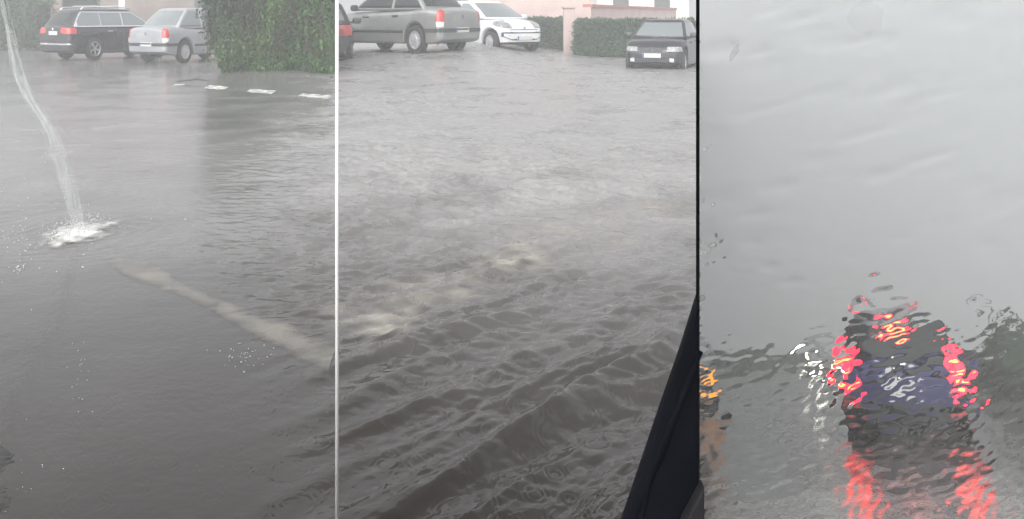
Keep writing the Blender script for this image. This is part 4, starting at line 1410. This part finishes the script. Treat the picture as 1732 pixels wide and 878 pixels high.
# a cloud deck mixes the light of the whole sky: look the sky up high, then grade it from horizon to zenith like an overcast
mz = nt.nodes.new('ShaderNodeMath'); mz.operation = 'MAXIMUM'; mz.inputs[1].default_value = .55
nt.links.new(sx.outputs['Z'], mz.inputs[0])
sxm = nt.nodes.new('ShaderNodeMath'); sxm.operation = 'MULTIPLY'; sxm.inputs[1].default_value = .25
sym = nt.nodes.new('ShaderNodeMath'); sym.operation = 'MULTIPLY'; sym.inputs[1].default_value = .25
nt.links.new(sx.outputs['X'], sxm.inputs[0]); nt.links.new(sx.outputs['Y'], sym.inputs[0])
nt.links.new(sxm.outputs[0], cxyz.inputs[0]); nt.links.new(sym.outputs[0], cxyz.inputs[1]); nt.links.new(mz.outputs[0], cxyz.inputs[2])
nrm = nt.nodes.new('ShaderNodeVectorMath'); nrm.operation = 'NORMALIZE'
nt.links.new(cxyz.outputs[0], nrm.inputs[0]); nt.links.new(nrm.outputs[0], sky.inputs[0])
hs = nt.nodes.new('ShaderNodeHueSaturation'); hs.inputs['Saturation'].default_value = .11
nt.links.new(sky.outputs[0], hs.inputs['Color'])
# storm sky: a bright band low down; unseen zenith darkened to deepen water contrast
wob = nt.nodes.new('ShaderNodeTexNoise'); wob.inputs['Scale'].default_value = 3.0; wob.inputs['Detail'].default_value = 5
nt.links.new(tc.outputs['Generated'], wob.inputs['Vector'])
wm = nt.nodes.new('ShaderNodeMath'); wm.operation = 'MULTIPLY_ADD'; wm.inputs[1].default_value = .16; wm.inputs[2].default_value = -.08
nt.links.new(wob.outputs[0], wm.inputs[0])
za = nt.nodes.new('ShaderNodeMath'); za.operation = 'ADD'; nt.links.new(sx.outputs['Z'], za.inputs[0]); nt.links.new(wm.outputs[0], za.inputs[1])
zn = nt.nodes.new('ShaderNodeMapRange'); zn.inputs['From Min'].default_value = -.5; zn.inputs['From Max'].default_value = 1.0
nt.links.new(za.outputs[0], zn.inputs['Value'])
cr = nt.nodes.new('ShaderNodeValToRGB')
stops = [(-.5, .30), (-.03, .66), (.08, .76), (.34, 1.10), (.56, 1.25), (.70, .50), (1.0, .42)]
els = cr.color_ramp.elements
while len(els) < len(stops):
    els.new(.5)
for e_, (z_, v_) in zip(els, stops):
    e_.position = (z_ + .5) / 1.5; e_.color = (v_ / 1.3, v_ / 1.3, v_ / 1.3, 1)
nt.links.new(zn.outputs[0], cr.inputs[0])
cn = nt.nodes.new('ShaderNodeTexNoise'); cn.inputs['Scale'].default_value = 2.2; cn.inputs['Detail'].default_value = 4
nt.links.new(tc.outputs['Generated'], cn.inputs['Vector'])
cnr = nt.nodes.new('ShaderNodeMapRange'); cnr.inputs['From Min'].default_value = .3; cnr.inputs['From Max'].default_value = .7; cnr.inputs['To Min'].default_value = .93; cnr.inputs['To Max'].default_value = 1.07
nt.links.new(cn.outputs[0], cnr.inputs['Value'])
sm = nt.nodes.new('ShaderNodeMath'); sm.operation = 'MULTIPLY'; nt.links.new(cr.outputs[0], sm.inputs[0]); sm.inputs[1].default_value = 1.3
sm2 = nt.nodes.new('ShaderNodeMath'); sm2.operation = 'MULTIPLY'; nt.links.new(sm.outputs[0], sm2.inputs[0]); nt.links.new(cnr.outputs[0], sm2.inputs[1])
mulv = nt.nodes.new('ShaderNodeVectorMath'); mulv.operation = 'SCALE'
nt.links.new(hs.outputs[0], mulv.inputs[0]); nt.links.new(sm2.outputs[0], mulv.inputs['Scale'])
nt.links.new(mulv.outputs[0], bg.inputs['Color']); nt.links.new(bg.outputs[0], out.inputs[0])

sl = bpy.data.lights.new('Sun', 'SUN'); sl.energy = 1.1; sl.angle = R(60); sl.color = (1, .985, .965)
so = bpy.data.objects.new('Sun', sl); COL.objects.link(so)
sd = Vector((math.sin(SUN_ROT) * math.cos(SUN_EL), math.cos(SUN_ROT) * math.cos(SUN_EL), math.sin(SUN_EL)))
so.rotation_euler = sd.to_track_quat('Z', 'Y').to_euler()

cam = bpy.data.cameras.new('Camera'); co = bpy.data.objects.new('Camera', cam); COL.objects.link(co)
co.location = (0, 0, EYE); co.rotation_euler = (R(90), 0, 0)
cam.sensor_width = 36; cam.lens = 36 * F / 1732; cam.shift_y = -(439 - HY) / 1732
cam.clip_start = .05; cam.clip_end = 500
SC.camera = co

SC.view_settings.view_transform = 'Standard'; SC.view_settings.look = 'None'
SC.view_settings.gamma = 1; SC.view_settings.use_curve_mapping = False
SC.view_settings.exposure = 1.0
SC.cycles.use_denoising = True
SC.cycles.volume_bounces = 2
SC.cycles.max_bounces = 10
SC.cycles.transmission_bounces = 6
SC.cycles.transparent_max_bounces = 24
SC.cycles.caustics_refractive = False
SC.cycles.caustics_reflective = False
